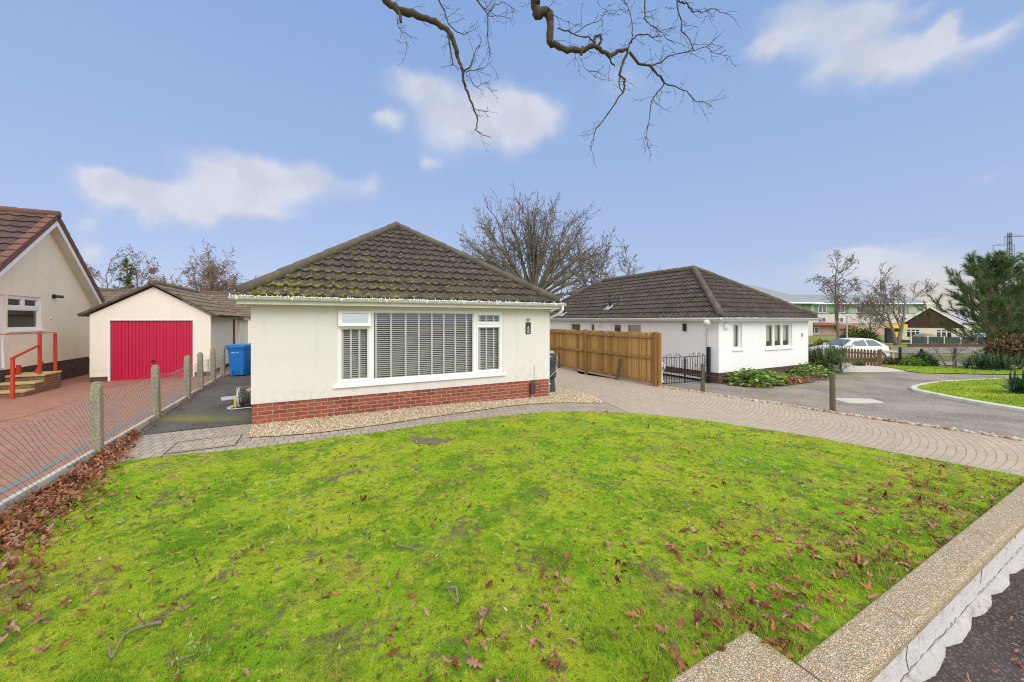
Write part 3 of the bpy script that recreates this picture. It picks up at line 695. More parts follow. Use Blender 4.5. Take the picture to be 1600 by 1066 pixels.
# ---------------------------------------------------------------- cream house at the left, its steps and handrail
def left_house():
    h = plot('house', 'yellow cream gabled house with red-brown verge tiles left of the garage', 'house', -6.66, 9.3, -.2)
    y0, y1 = -3.1, 2.6
    Mg = shift(0, y0, 0, pi/2)                     # x along the gable, y inward
    wn = (7.71-9.3-y0, 9.13-9.3-y0, 1.77, 2.77); dr = (6.66-9.3-y0, 7.62-9.3-y0, .62, 2.77)
    w = MB(Mg); wall_run(w, y1-y0, .69, 2.77, .25, [(wn[0], wn[1], wn[2], 2.77), (dr[0], dr[1], .69, 2.77)])
    w.prism([(0, 2.77), (y1-y0, 2.77), (y1-y0, 2.84), (-y0, 5.2), (0, 2.80)], 0, .25)
    w.M = None; w.box(-9, -.25, y1-.25, y1, .69, 2.84); w.box(-9, -.25, y0, y0+.25, .69, 2.8); w.box(-9, -8.75, y0+.25, y1-.25, .69, 2.8)
    w.build('wall', M['cream2'], h)
    p = MB(); p.box(-9, -.014, y0+.014, y1-.014, -.3, .69); p.build('plinth', M['brick_dark'], h)
    zr = 5.42; ov = .27
    er = (2.88, zr-2.88*.92); el = (-3.45, zr-3.45*.80)
    lr = sqrt(er[0]**2+(zr-er[1])**2); ll = sqrt(el[0]**2+(zr-el[1])**2); Lx = 9.2+ov
    sl = [((ov, er[0], er[1]), (-1,0,0), (0, -er[0], zr-er[1]), [(0,0),(Lx,0),(Lx,lr),(0,lr)]),
          ((-9.2, el[0], el[1]), (1,0,0), (0, -el[0], zr-el[1]), [(0,0),(Lx,0),(Lx,ll),(0,ll)])]
    ro = roof_obj(sl, M['tile_left'], h, roll=.3, rh=.03, base=[[(ov,er[0],er[1]-.03),(ov,0,zr-.03),(-9.2,0,zr-.03),(-9.2,er[0],er[1]-.03)], [(ov,el[0],el[1]-.03),(ov,0,zr-.03),(-9.2,0,zr-.03),(-9.2,el[0],el[1]-.03)]])
    ridge(ro, [((ov+.05, 0, zr+.03), (-9.2, 0, zr+.03))], M['cap_red'], .11)
    v = MB()                                         # cloaked verge tiles, one lip per course
    for e, l in ((er, lr), (el, ll)):
        n = int(l/.345); d = Vector((0, -e[0], zr-e[1])).normalized(); E = Vector((0, e[0], e[1]))
        for i in range(n+1):
            a = E + d*(i*.345); b = E + d*min(l, (i+1)*.345+.02); nrm = Vector((0, -d.z, d.y)); nrm = nrm if nrm.z > 0 else -nrm
            for q0, q1, hh in ((a, b, .045),):
                pts = [(ov+.03, *(q0+nrm*.075)[1:]), (ov+.03, *(q1+nrm*.045)[1:]), (ov+.03, *(q1-nrm*.1)[1:]), (ov+.03, *(q0-nrm*.1)[1:])]
                ids = [v.p(c) for c in pts] + [v.p((ov-.16, c[1], c[2]+(.0))) for c in pts]
                for k in ((0,1,2,3),(7,6,5,4),(0,4,5,1),(1,5,6,2),(2,6,7,3),(3,7,4,0)): v.f.append([ids[j] for j in k])
    v.build('verge_tile', M['cap_red'], ro)
    b = MB()
    for e in (er, el):
        d = Vector((0, -e[0], zr-e[1])); q = .12
        a0 = Vector((ov, e[0], e[1]-q)); a1 = Vector((ov, 0, zr-q))
        for x0, x1, t in ((ov-.025, ov, .2),):
            ids = [b.p(c) for c in ((x0,a0.y,a0.z),(x0,a1.y,a1.z),(x0,a1.y,a1.z-t),(x0,a0.y,a0.z-t*.9),(x1,a0.y,a0.z),(x1,a1.y,a1.z),(x1,a1.y,a1.z-t),(x1,a0.y,a0.z-t*.9))]
            for k in ((0,1,2,3),(7,6,5,4),(0,4,5,1),(2,6,7,3),(3,7,4,0)): b.f.append([ids[j] for j in k])
    b.build('bargeboard', M['upvc'], h)
    s = MB()
    for e in (er, el): s.poly([(0, e[0], e[1]-.27), (ov-.026, e[0], e[1]-.27), (ov-.026, 0, zr-.29), (0, 0, zr-.29)])
    s.build('soffit', M['soffit'], h)
    a, b_, c, d = wn
    window(h, Mg, a, b_, c, d, [(a+.06, b_-.06, c+.07, 2.36), (a+.1, (a+b_)/2-.06, 2.48, d-.09), ((a+b_)/2+.06, b_-.1, 2.48, d-.09)], y=.04, back=M['room'])
    a, b_, c, d = dr
    window(h, Mg, a, b_, c, d, [(a+.14, b_-.2, c+.2, 1.6), (a+.14, b_-.2, 1.75, d-.2)], y=.04, back=M['redcurtain'], sill=False, name='door')
    k = MB(); k.tube([(.0, .4, 2.84), (.05, .4, 2.84)], .07, 12); k.tube([(.05, .4, 2.84), (.22, .46, 2.83)], .045, 10); k.build('wall_lamp', M['pipeblack'], h)
    k = MB(); k.tube([(.0, .3, 2.12), (.03, .3, 2.12)], .04, 10); k.build('vent', M['curtain'], h)
    k = MB(); k.tube([(.02, -1.85, 1.6), (.05, -1.85, .75)], .03, 8); k.build('downpipe', M['upvc'], h)
    st = plot('brick_steps', 'mossy brick steps with stone treads below the cream house door', 'steps', -6.65, 7.5, -.18)
    k = MB(); x1 = .74
    lev = [(-.72, .85, 0, .0), ]
    k.box(0.0, x1, .1, .86, -.2, .45); k.box(0.0, x1-.002, -.3, .1, -.2, .28); k.box(0.0, x1-.004, -.7, -.3, -.2, .11)
    k.build('riser', M['brick_step'], st)
    k = MB(); k.box(0.0, x1+.02, .07, .88, .45, .505); k.box(0.0, x1+.018, -.33, .069, .28, .335); k.box(0.0, x1+.016, -.73, -.331, .11, .165); k.build('tread', M['tread'], st, bevel=.01)
    k = MB()                                         # the flight spreads further along the wall below the door
    r = plot('handrail', 'red metal handrail with three posts on the brick steps', 'handrail', -6.0, 7.5, -.18)
    k.bar((.0, -.95, -.02), (.0, -.95, 1.06), .06, .06); k.build('post', M['redpaint'], r)
    k = MB(); k.bar((.0, .1, .5), (.0, .1, 1.66), .06, .06); k.build('post', M['redpaint'], r)
    k = MB(); k.bar((.0, .8, .5), (.0, .8, 1.64), .06, .06); k.build('post', M['redpaint'], r)
    k = MB(); k.bar((.0, -.99, 1.05), (.0, .12, 1.34), .05, .04); k.bar((0, .83, 1.66), (0, .07, 1.68), .05, .022); k.bar((0, .07, 1.675), (-.62, -.2, 1.66), .05, .022); k.build('rail', M['redpaint'], r)
    k = MB(); k.bar((-.25, .5, .5), (-.25, .75, .8), .06, .06); k.build('brace', M['redpaint'], r)
    k = MB(); k.bar((-.45, .2, .5), (-.45, .2, .78), .07, .07); k.build('stub_post', M['redpaint'], r)
M['redcurtain'] = plain('maroon_curtain', (.22, .07, .07), .9, .2)
M['tread'] = plain('mossy_stone_tread', (.50, .40, .19), .9, .2, 4., 60., .4, stain=((.28, .25, .08), 3., .6))
left_house()

# ---------------------------------------------------------------- garage
def garage():
    h = thing('garage', 'cream garage with wide crimson ribbed door and low gabled roof', 'garage', (-13.87, 12.19, -.18), ANG)
    Lu, Lv = 3.15, 5.0
    w = MB(); wall_run(w, Lu, .16, 2.22, .2, [(.43, 2.69, .16, 2.07)])
    w.prism([(0, 2.22), (Lu, 2.22), (Lu/2, 3.2)], 0, .2)
    w.box(0, .2, .2, Lv, .16, 2.22); w.box(Lu-.2, Lu, .2, Lv, .16, 2.22); w.box(.2, Lu-.2, Lv-.2, Lv, .16, 2.22)
    w.build('wall', M['cream3'], h)
    p = MB(); p.box(.012, .43, .012, .2, -.2, .16); p.box(2.69, Lu-.012, .012, .2, -.2, .16); p.box(Lu-.2, Lu-.012, .2, Lv, -.2, .16); p.box(.012, .2, .2, Lv, -.2, .16); p.build('plinth', M['brick_dark'], h)
    f = MB(); f.box(.43, .48, -.012, .14, -.02, 2.07); f.box(2.64, 2.69, -.012, .14, -.02, 2.07); f.box(.48, 2.64, -.01, .14, 2.03, 2.07); f.build('door_frame', M['upvc'], h)
    d = MB(); n = 24; x0, x1 = .485, 2.635; wd = (x1-x0)/n; prof = []
    for i in range(n):
        a = x0+i*wd; prof += [(a, .055), (a+wd*.8, .055), (a+wd*.84, .075), (a+wd*.96, .075)]
    prof.append((x1, .055))
    for (a, ya), (b, yb) in zip(prof, prof[1:]): d.poly([(a,ya,.0),(b,yb,.0),(b,yb,2.025),(a,ya,2.025)])
    d.box(x0, x1, .078, .1, .0, 2.025)
    d.box(x0, x1, .046, .054, .0, .05)
    do = d.build('garage_door', M['magenta'], h)
    k = MB(); k.tube([(1.56, .05, .62), (1.56, .0, .62)], .035, 10); k.box(1.5, 1.62, -.015, .005, .605, .635); k.build('handle', M['pipeblack'], do)
    zr, ze, ov = 3.30, 2.19, .22
    l = sqrt((Lu/2+ov)**2+(zr-ze)**2); D = Lv+.2
    ro = roof_obj([((-ov, Lv+.05, ze), (0,-1,0), (Lu/2+ov,0,zr-ze), [(0,0),(D,0),(D,l),(0,l)]), ((Lu+ov, -.15, ze), (0,1,0), (-Lu/2-ov,0,zr-ze), [(0,0),(D,0),(D,l),(0,l)])],
                  M['tile_old'], h, base=[[(-ov,-.14,ze-.03),(Lu/2,-.14,zr-.03),(Lu/2,Lv,zr-.03),(-ov,Lv,ze-.03)], [(Lu+ov,-.14,ze-.03),(Lu/2,-.14,zr-.03),(Lu/2,Lv,zr-.03),(Lu+ov,Lv,ze-.03)]])
    ridge(ro, [((Lu/2, -.17, zr+.03), (Lu/2, Lv+.05, zr+.03))], M['cap_moss'], .1)
    v = MB(); v.bar((-ov, -.13, ze+.01), (Lu/2, -.13, zr+.01), .06, .05, (0,1,0)); v.bar((Lu+ov, -.13, ze+.01), (Lu/2, -.13, zr+.01), .06, .05, (0,1,0)); v.build('verge', M['cap'], ro)
    g = MB(); gutter_run(g, (Lu+.24, -.1, ze-.02), (Lu+.24, Lv, ze-.02), .05); g.tube([(Lu+.05, 3.95, ze-.1), (Lu+.05, 3.95, .0)], .04, 8); g.build('downpipe', M['pipebrown'], h)
    s = thing('shed', 'pale lean-to shed with flat teal roof edge behind the garage', 'shed', (-13.87-.459*5.05, 12.19+.888*5.05, -.15), ANG)
    k = MB(); k.box(.6, 3.25, 0, 2.2, 0, 2.0); k.build('wall', M['cream3'], s)
    k = MB(); k.box(.5, 3.45, -.0, 2.3, 2.0, 2.1); k.build('roof', M['lead'], s)
M['pipebrown'] = plain('brown_downpipe', (.16, .055, .04), .5, .1)
garage()

def rear_roof():
    h = plot('bungalow', 'bungalow with old grey-brown tiled roof partly hidden behind the garage', 'bungalow', -13.5, 20.5, -.2)
    k = MB(); k.box(0, 11.2, 0, 6, 0, 2.3); k.build('wall', M['cream2'], h)
    zr, ze = 3.85, 2.25; w = 3.3; l = sqrt(w*w+(zr-ze)**2)
    ro = roof_obj([((-.3,-.3,ze),(1,0,0),(0,w,zr-ze),[(0,0),(11.8,0),(11.8,l),(0,l)]), ((11.5,6.3,ze),(-1,0,0),(0,-w,zr-ze),[(0,0),(11.8,0),(11.8,l),(0,l)])], M['tile_old'], h, samples=5)
    ridge(ro, [((-.3,3,zr+.03),(11.5,3,zr+.03))], M['cap_moss'], .12)
    for x in (0, 11.0):
        k = MB(); k.poly([(x+.1, .0, 2.3), (x+.1, 6, 2.3), (x+.1, 3, zr-.05)]); k.build('gable', M['cream2'], h)
rear_roof()
# ---------------------------------------------------------------- ground, lawn and paving
def px(*q): return [G(a, b) for a, b in q]
def ground():
    n = 90
    xs = np.unique(np.concatenate([np.linspace(-300, -30, 10), np.linspace(-30, 60, 46), np.linspace(60, 400, 12)]))
    ys = np.unique(np.concatenate([np.linspace(-120, -4, 8), np.linspace(-4, 70, 38), np.linspace(70, 500, 12)]))
    v = []; f = []
    for y in ys:
        for x in xs:
            z = T(x, y) - .06
            if x < -6: z = min(z, -.3)
            if y < 30 and -30 < x < 14: z -= .25
            v.append((x, y, z))
    nx = len(xs)
    lo = [(j*nx+i, j*nx+i+1, (j+1)*nx+i+1, (j+1)*nx+i) for j in range(len(ys)-1) for i in range(nx-1)]
    me = bpy.data.meshes.new('ground'); me.from_pydata(v, [], lo); me.materials.append(M['rough'])
    o = bpy.data.objects.new('ground', me); COL.objects.link(o); o['kind'] = 'structure'
def rough_mat():
    def fn(k, co):
        ob = co['Object']
        c = k.mix(k.noise(ob, .25, 5., .65), (.13, .19, .03), (.25, .22, .11))
        return c, k.noise(ob, 3., 4.)
    return material('rough_ground', fn, .95, .6, .05, .1)
M['rough'] = rough_mat()
ground()

EDGE = px((262, 713), (330, 708), (400, 700), (500, 688), (600, 675), (700, 660), (800, 649), (850, 645), (900, 643.5), (940, 644), (980, 646), (1030, 650), (1080, 655), (1130, 662), (1180, 670), (1230, 677), (1280, 685), (1340, 697), (1400, 709), (1500, 727), (1600, 746)) + [W(9.0, -6.9)]
LAWN = EDGE + [W(9.02, -6.93), W(3.33, -6.93), W(3.33, -6.69), W(-1.62, -6.69), W(-1.62, -1.6), G(190, 722)]
lawn = sheet('lawn', LAWN, M['lawn'], .012, .25)

def strip(name, near, far, mat, dz=0, n=140, m=14, bulge=0.0):
    """paving between two edge lines; UV runs along and across it in metres"""
    def resamp(ps):
        ps = np.array(ps, float); k = np.arange(len(ps)); t = np.linspace(0, len(ps)-1, n)
        return np.stack([np.interp(t, k, ps[:, 0]), np.interp(t, k, ps[:, 1])], 1)
    a, b = resamp(near), resamp(far)
    for _ in range(6):
        for q in (a, b): q[1:-1] = .25*q[:-2]+.5*q[1:-1]+.25*q[2:]
    mid = (a+b)/2; s = np.concatenate([[0], np.cumsum(np.hypot(*(mid[1:]-mid[:-1]).T))])
    w = np.hypot(*(b-a).T); tan = np.gradient(mid, axis=0); tan /= np.hypot(tan[:, 0], tan[:, 1])[:, None]
    mb = MB(); ids = []
    for i in range(n):
        row = []
        for j in range(m+1):
            t = j/m; p = a[i]*(1-t)+b[i]*t + tan[i]*bulge*4*t*(1-t)
            row.append(mb.p((p[0], p[1], T(*p)+dz)))
        ids.append(row)
    for i in range(n-1):
        for j in range(m):
            mb.f.append([ids[i][j], ids[i+1][j], ids[i+1][j+1], ids[i][j+1]])
            mb.uv[len(mb.f)-1] = [(s[i], j/m*w[i]), (s[i+1], j/m*w[i+1]), (s[i+1], (j+1)/m*w[i+1]), (s[i], (j+1)/m*w[i])]
    o = mb.build(name, mat, None, True); o['kind'] = 'structure'; return o
near = [W(6.5, 10), W(6.5, 4), G(872, 604), G(905, 612)] + px((945, 628), (985, 646), (1050, 652), (1135, 662.5), (1220, 675.5), (1310, 691), (1400, 709), (1500, 727), (1600, 746)) + [W(9.2, -7.15)]
far = [W(10.95, 10), W(10.95, 5), G(905, 584), G(940, 589)] + px((985, 595), (1030, 602), (1085, 610), (1150, 620), (1215, 629), (1280, 639.5), (1340, 649), (1400, 657), (1470, 667)) + [G(1600, 686), W(13.6, -7.1)]
strip('driveway', near, far, M['paving'], -.004, 160, 14, .28)
# path along the front of the bungalow
PATH = [W(-1.6, .16), W(.05, .16), W(6.1, .12)] + px((905, 611), (950, 628), (985, 634)) + px((1060, 652), (985, 655), (900, 652), (800, 658), (700, 670), (600, 686), (500, 700), (400, 712), (262, 724), (190, 730)) + [W(-1.62, -1.6)]
o = sheet('path', PATH, M['path'], -.010, .4)
# the texture of the path follows the house front
o.data.transform(Matrix.Rotation(-ANG, 4, 'Z') @ Matrix.Translation((-AX, -AY, 0))); o.location = (AX, AY, 0); o.rotation_euler = (0, 0, ANG)
GRAVEL = [W(.0, .25), W(6.0, .25), W(6.28, .1), W(6.32, 1.6)] + px((868, 604), (905, 612), (935, 622), (944, 630), (900, 629.5), (850, 630), (800, 634), (700, 648), (600, 663), (500, 676), (440, 681), (388, 683.5))
sheet('gravel_bed', GRAVEL, M['gravel'], .004, .3)
sheet('side_path', [W(-1.62, .15), W(.3, .15), W(.3, 12), W(-1.62, 12)], M['tarmac'], -.002, .5)
PAVZ = -.31
sheet('pavement', [W(-30, -7.0), W(40, -7.0), W(40, -9.3), W(-30, -9.3)], M['pavement'], 0, 1.5, lambda x, y: PAVZ)
sheet('road', [W(-30, -9.3), W(40, -9.3), W(40, -16), W(-30, -16)], M['road'], 0, 3., lambda x, y: PAVZ-.12)
sheet('neighbour_driveway', [W(-1.74, -6.6), W(-1.74, 16.5), W(-14, 16.5), W(-14, -6.6)], M['redpave'], 0, 1.5, lambda x, y: -.18)
ob = sheet('paving_strip', [W(-2.24, -6.6), W(-2.24, 5.5), W(-2.36, 5.5), W(-2.36, -6.6)], M['greypave'], .005, 1., lambda x, y: -.18)
sheet('verge', [W(-14, 10.8), W(-1.74, 11.6), W(-1.74, 13), W(-14, 13)], M['rough'], .006, 2., lambda x, y: -.18)
# the neighbour's tarmac forecourt
TAR = [W(10.9, 1.0), W(14, 1.0), W(14.2, .2)] + px((1262, 592), (1290, 575), (1310, 567), (1420, 580), (1600, 579)) + [W(34, 5), W(34, -7.0), W(11.5, -7.0)] + px((1600, 700), (1400, 668), (1300, 652), (1200, 637), (1100, 622), (1025, 608))
sheet('tarmac_forecourt', TAR, M['tarmac2'], -.016, .6)
sheet('side_passage', [W(11.0, .9), W(13.6, .9), W(13.6, 11), W(11.0, 11)], M['tarmac2'], -.012, 1.)
sheet('concrete_path', px((1305, 568), (1345, 566), (1380, 572), (1418, 580.5), (1370, 581), (1318, 582)), M['concpath'], -.009, .5)
VERGE = px((1362, 570), (1420, 572), (1600, 575), (1700, 577), (1700, 588), (1600, 585.5), (1500, 584), (1440, 583), (1418, 580), (1385, 573.5))
sheet('verge', VERGE, M['lawn'], .012, .5)
ISL_TOP = [(1700, 590), (1600, 592.5), (1540, 595), (1480, 598), (1450, 601.5), (1434, 605.5), (1431, 609), (1437, 612), (1460, 617), (1500, 625), (1550, 634), (1600, 642), (1700, 660)]
ISL = px(*ISL_TOP)
sheet('grass_island', ISL, M['lawn'], .05, .4)
def kerb():
    mb = MB(); pts = ISL; n = len(pts); prev = None
    for i in range(n):
        a = Vector(pts[max(0, i-1)]); b = Vector(pts[min(n-1, i+1)]); d = (b-a).normalized(); nr = Vector((-d.y, d.x))
        c = Vector(pts[i]); o = -nr
        z = T(*c); row = [mb.p((*(c+o*w), z+h)) for w, h in ((.13, -.05), (.12, .05), (.0, .075), (-.03, .0))]
        if prev:
            for k in range(3): mb.f.append([prev[k], row[k], row[k+1], prev[k+1]])
        prev = row
    tag(mb.build('kerb', M['kerbwhite'], None, False), kind='structure')
kerb()
def slab():
    x, y = G(1344, 626); c = thing('manhole_cover', 'pale concrete inspection slab set in the grey tarmac forecourt', 'manhole cover', (x, y, T(x, y)-.016), -.12)
    k = MB(); k.box(-.52, .52, -.34, .34, -.02, .012); k.build('surround', M['slab'], c, bevel=.01)
    k = MB(); k.box(-.42, .42, -.26, .26, .0121, .017); k.build('lid', M['concpath'], c)
    x, y = G(322, 693); c = thing('manhole_cover', 'recessed manhole cover filled with paving blocks on the front path', 'manhole cover', (x, y, T(x, y)-.01), ANG)
    k = MB()
    for q in ((-.41,-.4,-.29,.29),(.4,.41,-.29,.29),(-.4,.4,-.29,-.28),(-.4,.4,.28,.29)): k.box(*q, -.02, .012)
    k.build('frame', M['crackm'], c)
    k = MB(); k.box(-.4, .4, -.28, .28, -.02, .006); k.build('lid', M['path'], c)
slab()
x, y = G(672, 690)
def soil_patch():
    rr = random.Random(4); pts = []
    for i in range(44):
        t = 2*pi*i/44; r = .85 + .25*sin(3*t+1)+.15*sin(7*t) + rr.uniform(-.2, .2); pts.append((x + .36*r*cos(t+.3), y + .19*r*sin(t)))
    sheet('bare_soil', pts, M['soil'], .016, .1)
soil_patch()

def scatter_stones(name, polys, n, r, mat, dz, seed=1, attrs=True, flat=.6, line=None):
    rng = np.random.default_rng(seed)
    if line is not None:
        L = np.array(line); seg = rng.integers(0, len(L)-1, n); t = rng.random(n)[:, None]
        c = L[seg]*(1-t) + L[seg+1]*t; c += rng.normal(0, 1, (n, 2))*polys
    else:
        xs = [q[0] for q in polys]; ys = [q[1] for q in polys]; c = np.zeros((0, 2))
        while len(c) < n:
            q = np.stack([rng.uniform(min(xs), max(xs), n*3), rng.uniform(min(ys), max(ys), n*3)], 1)
            c = np.concatenate([c, q[inside(polys, q[:, 0], q[:, 1])]])
        c = c[:n]
    octa = np.array([(1,0,0),(0,1,0),(-1,0,0),(0,-1,0),(0,0,1),(0,0,-1)], float)
    tri = np.array([(0,1,4),(1,2,4),(2,3,4),(3,0,4),(1,0,5),(2,1,5),(3,2,5),(0,3,5)])
    sz = r*rng.uniform(.55, 1.35, n)
    v = octa[None]*rng.uniform(.6, 1.2, (n, 6, 1)); v[:, :, 2] *= flat
    a = rng.uniform(0, 2*pi, n); ca, sa = np.cos(a)[:, None], np.sin(a)[:, None]
    X = v[:, :, 0]*ca - v[:, :, 1]*sa; Y = v[:, :, 0]*sa + v[:, :, 1]*ca
    z = np.array([T(*q) for q in c]) + dz
    V = np.stack([X*sz[:, None]+c[:, :1], Y*sz[:, None]+c[:, 1:], v[:, :, 2]*sz[:, None]+z[:, None]+.25*sz[:, None]], 2).reshape(-1, 3)
    loops = (tri[None]+6*np.arange(n)[:, None, None]).ravel()
    return numpy_mesh(name, V, np.full(8*n, 3), loops, mat, {'rnd': np.repeat(rng.random(n), 6)}, 'stuff')
def stone_mat(name, stops):
    m = bpy.data.materials.new(name); m.use_nodes = True; nt = m.node_tree; k = N(nt)
    b = nt.nodes['Principled BSDF']; c = k.ramp(k.attr('rnd'), stops); nt.links.new(c, b.inputs['Base Color']); b.inputs['Roughness'].default_value = .8
    return m
M['stones'] = stone_mat('cream_stones', [(0, (.34, .25, .15)), (.25, (.55, .43, .28)), (.7, (.66, .56, .40)), (1, (.74, .68, .56))])
M['cobbles'] = stone_mat('edging_cobbles', [(0, (.12, .09, .08)), (.3, (.42, .24, .15)), (.55, (.46, .38, .29)), (.8, (.52, .47, .40)), (1, (.30, .33, .25))])
scatter_stones('gravel', GRAVEL, 9000, .016, M['stones'], .003, 3)
scatter_stones('cobble_edging', .035, 620, .05, M['cobbles'], -.012, 5, line=px((1028, 604), (1085, 612), (1150, 622), (1215, 631), (1280, 641), (1340, 650.5), (1400, 659), (1470, 669), (1600, 688.5)), flat=.75)

# ---------------------------------------------------------------- front garden wall
def front_wall():
    h = plot('garden_wall', 'low white painted garden wall with aggregate coping along the pavement', 'wall', 3.36, -6.91, -.24)
    k = MB(); k.box(0, 5.66, -.185, -.03, -.15, .21); k.box(-5, -.012, -.17, .2, -.15, .21)
    k.build('wall', M['whitewall'], h)
    def cope(x0, x1, y0, y1, back=False):
        c = MB(); n = 8; prof = [(y1, .21), (y1, .262), (y1-.012, .27)]
        for i in range(n+1):
            t = i/n*pi/2; prof.append((y0+.035-.035*sin(t), .235+.035*cos(t)))
        prof += [(y0, .205), (y1-.02, .205)]
        ids = []
        for x in (x0, x1): ids.append([c.p((x, y, z)) for y, z in prof])
        m = len(prof)
        for i in range(m): c.f.append([ids[0][i], ids[1][i], ids[1][(i+1)%m], ids[0][(i+1)%m]])
        c.f.append(ids[0]); c.f.append(ids[1][::-1])
        c.build('coping', M['coping'], h, bevel=.004)
    xs = [0.0, .925, 2.24, 3.55, 4.6, 5.68]
    for a, b in zip(xs, xs[1:]): cope(a+.003, b-.003, -.212, .0)
    for a, b in ((-1.3, -.008), (-2.6, -1.3), (-3.9, -2.6), (-5.0, -3.9)): cope(a+.003, b-.003, -.205, .245)
    # ragged scalloped fillet of white render where the wall meets the pavement
    k = MB(); rr = random.Random(2); cusp = [-.15]
    while cusp[-1] < 5.2: cusp.append(cusp[-1]+rr.uniform(.40, .60))
    off = 3.37; row = []
    cusp = [-.5, -.02, .37, .86, 1.42, 1.97, 2.45, 2.97, 3.5, 4.05, 4.6, 5.2]
    xs = np.linspace(-.4, 5.25, 420)
    A = []; B = []; C = []
    for x in xs:
        i = max(j for j in range(len(cusp)) if cusp[j] <= x); t = (x-cusp[i])/(cusp[min(i+1, len(cusp)-1)]-cusp[i]+1e-9)
        d = .006 + .04*abs(sin(pi*min(1, t)))**.7 + .005*sin(x*19)*sin(x*7) + rr.uniform(-.0025, .0025)
        A.append(k.p((x, -.187, -.018+.008*sin(x*7)))); B.append(k.p((x, -.2-d*.8, -.054))); C.append(k.p((x, -.2-d, -.076)))
    for i in range(len(xs)-1):
        k.f.append([A[i], B[i], B[i+1], A[i+1]]); k.f.append([B[i], C[i], C[i+1], B[i+1]])
    k.build('fillet', M['fringe'], h, True)
    k = MB()
    def crack(pts, w=.004):
        for a, b in zip(pts, pts[1:]): k.bar(a, b, w, .003, (0, 1, 0))
    pts = [(-.2, -.1865, -.01)]
    while pts[-1][0] < 5.1: pts.append((pts[-1][0]+rr.uniform(.015, .06), -.1865, -.008+rr.uniform(-.012, .012)))
    for a, b in zip(pts, pts[1:]):
        if rr.random() < .72: k.bar(a, b, rr.uniform(.0015, .004), .002, (0, 1, 0))
    crack([(.83, -.1865, .2), (.86, -.1865, .15), (.84, -.1865, .08), (.88, -.1865, .0)]); crack([(2.3, -.1865, .2), (2.32, -.1865, .15), (2.29, -.1865, .06)], .003); crack([(3.3, -.1865, .19), (3.33, -.1865, .13)], .003)
    k.build('crack', M['crackm'], h)
front_wall()

# ---------------------------------------------------------------- chain-link fence with concrete posts
def chain_fence():
    S = [-4.2, -2.05, .08, 2.17, 4.03, 5.13, 6.41, 7.6]
    V = [-.843 + s for s in S]
    h = plot('chain_link_fence', 'wire mesh fence on mossy concrete posts along the red driveway', 'fence', -1.66, V[0], 0)
    rr = random.Random(11)
    for v in V:
        y = v - V[0]; t = rr.uniform(-.012, .012)
        k = MB(); top = 1.0 + rr.uniform(-.02, .03) + .05*min(1, max(0, v/6)); w0, w1 = .062, .05
        pr = [(-w0, -.3), (w0, -.3), (w1, top-.05), (w1-.025, top), (-w1+.025, top), (-w1, top-.05)]
        k.M = shift(.0, y) @ Matrix.Rotation(t, 4, 'Y'); k.prism(pr, -.055, .055); k.build('post', M['concrete'], h, bevel=.008)
    for i in range(len(V)-1):
        y0, y1 = V[i]-V[0]+.056, V[i+1]-V[0]-.056; L = y1-y0
        k = MB(); k.box(-.045, .012, y0, y1, -.35, .085+.05*min(1, max(0, V[i]/6))); k.build('gravel_board', M['kerbwhite'], h, bevel=.006)
        # diamond mesh: zig-zag wires leaning to and fro
        k = MB(); c = .088; hh = .86; z0 = .05; rows = int(hh/c)
        n = int(L/c)
        sag = lambda y, z: .05*sin((y-y0)/L*pi)*(z/hh)
        bow = lambda y, z: .02*sin(y*3.1+z*4)+.015*sin(y*7.3)
        for j in range(n+1):
            pts = []
            for r in range(rows*2+1):
                y = y0 + (j + (.5 if r % 2 else 0)*(1 if True else 1))*c + (.0 if j % 2 == 0 else 0)
                z = z0 + r*c/2
                if y > y1: continue
                if len(pts) < 0: continue
                pts.append((.02+bow(y, z), y, z - sag(y, z)))
            if len(pts) > 2: k.tube(pts, .0025, 3, False)
            pts = []
            for r in range(rows*2+1):
                y = y0 + (j + (-.5 if r % 2 else 0))*c
                z = z0 + r*c/2
                if y < y0 - .02: continue
                pts.append((.022+bow(y, z), y, z - sag(y, z)))
            if len(pts) > 2: k.tube(pts, .0025, 3, False)
        for z in (.9,):
            k.tube([(.021+bow(y, z), y, z+.01-sag(y, z)) for y in np.linspace(y0, y1, 16)], .0028, 3, False)
        k.build('wire_mesh', M['wire'], h)
chain_fence()

# ---------------------------------------------------------------- golden board fence and old posts beside the drive
def board_fence():
    vs = [.78, 4.38, 7.4, 10.4]
    h = plot('wooden_fence', 'golden brown close-board fence on three rails beside the block driveway', 'fence', 11.0, .78, -.36)
    H = 1.80
    for i, v in enumerate(vs):
        k = MB(); k.box(-.07, .05, v-vs[0]-.06, v-vs[0]+.06, -.3, H+.03); k.build('post', M['fence_dark'], h, bevel=.006)
    rr = random.Random(9)
    for i in range(3):
        y0, y1 = vs[i]-vs[0]+.06, vs[i+1]-vs[0]-.06
        k = MB(); y = y0
        while y < y1-.02:
            w = min(.113, y1-y); a = rr.uniform(-.004, .004)
            hz_ = H+rr.uniform(-.008, .008)
            k.poly([(.0+a, y, .1), (.012+a, y+w-.012, .1), (.012+a, y+w-.012, hz_), (.0+a, y, hz_)]); k.poly([(.0+a, y, .1), (.026, y, .1), (.026, y, hz_), (.0+a, y, hz_)])
            k.box(.027, .034, y, y+w, .1, hz_); y += w
        k.build('board_panel', M['fence'], h)
        k = MB()
        for z in (.14, .95, 1.66):
            dz = rr.uniform(-.01, .01); k.prism([(-.052, z-.04+dz), (-.002, z-.045+dz), (-.002, z+.045+dz), (-.035, z+.04+dz)], y0, y1)
        k.build('rail', M['fence_dark'], h)
    k = MB(); k.box(.022, .06, -.2, -.062, .0, H); k.build('end_board', M['fence'], h)
board_fence()
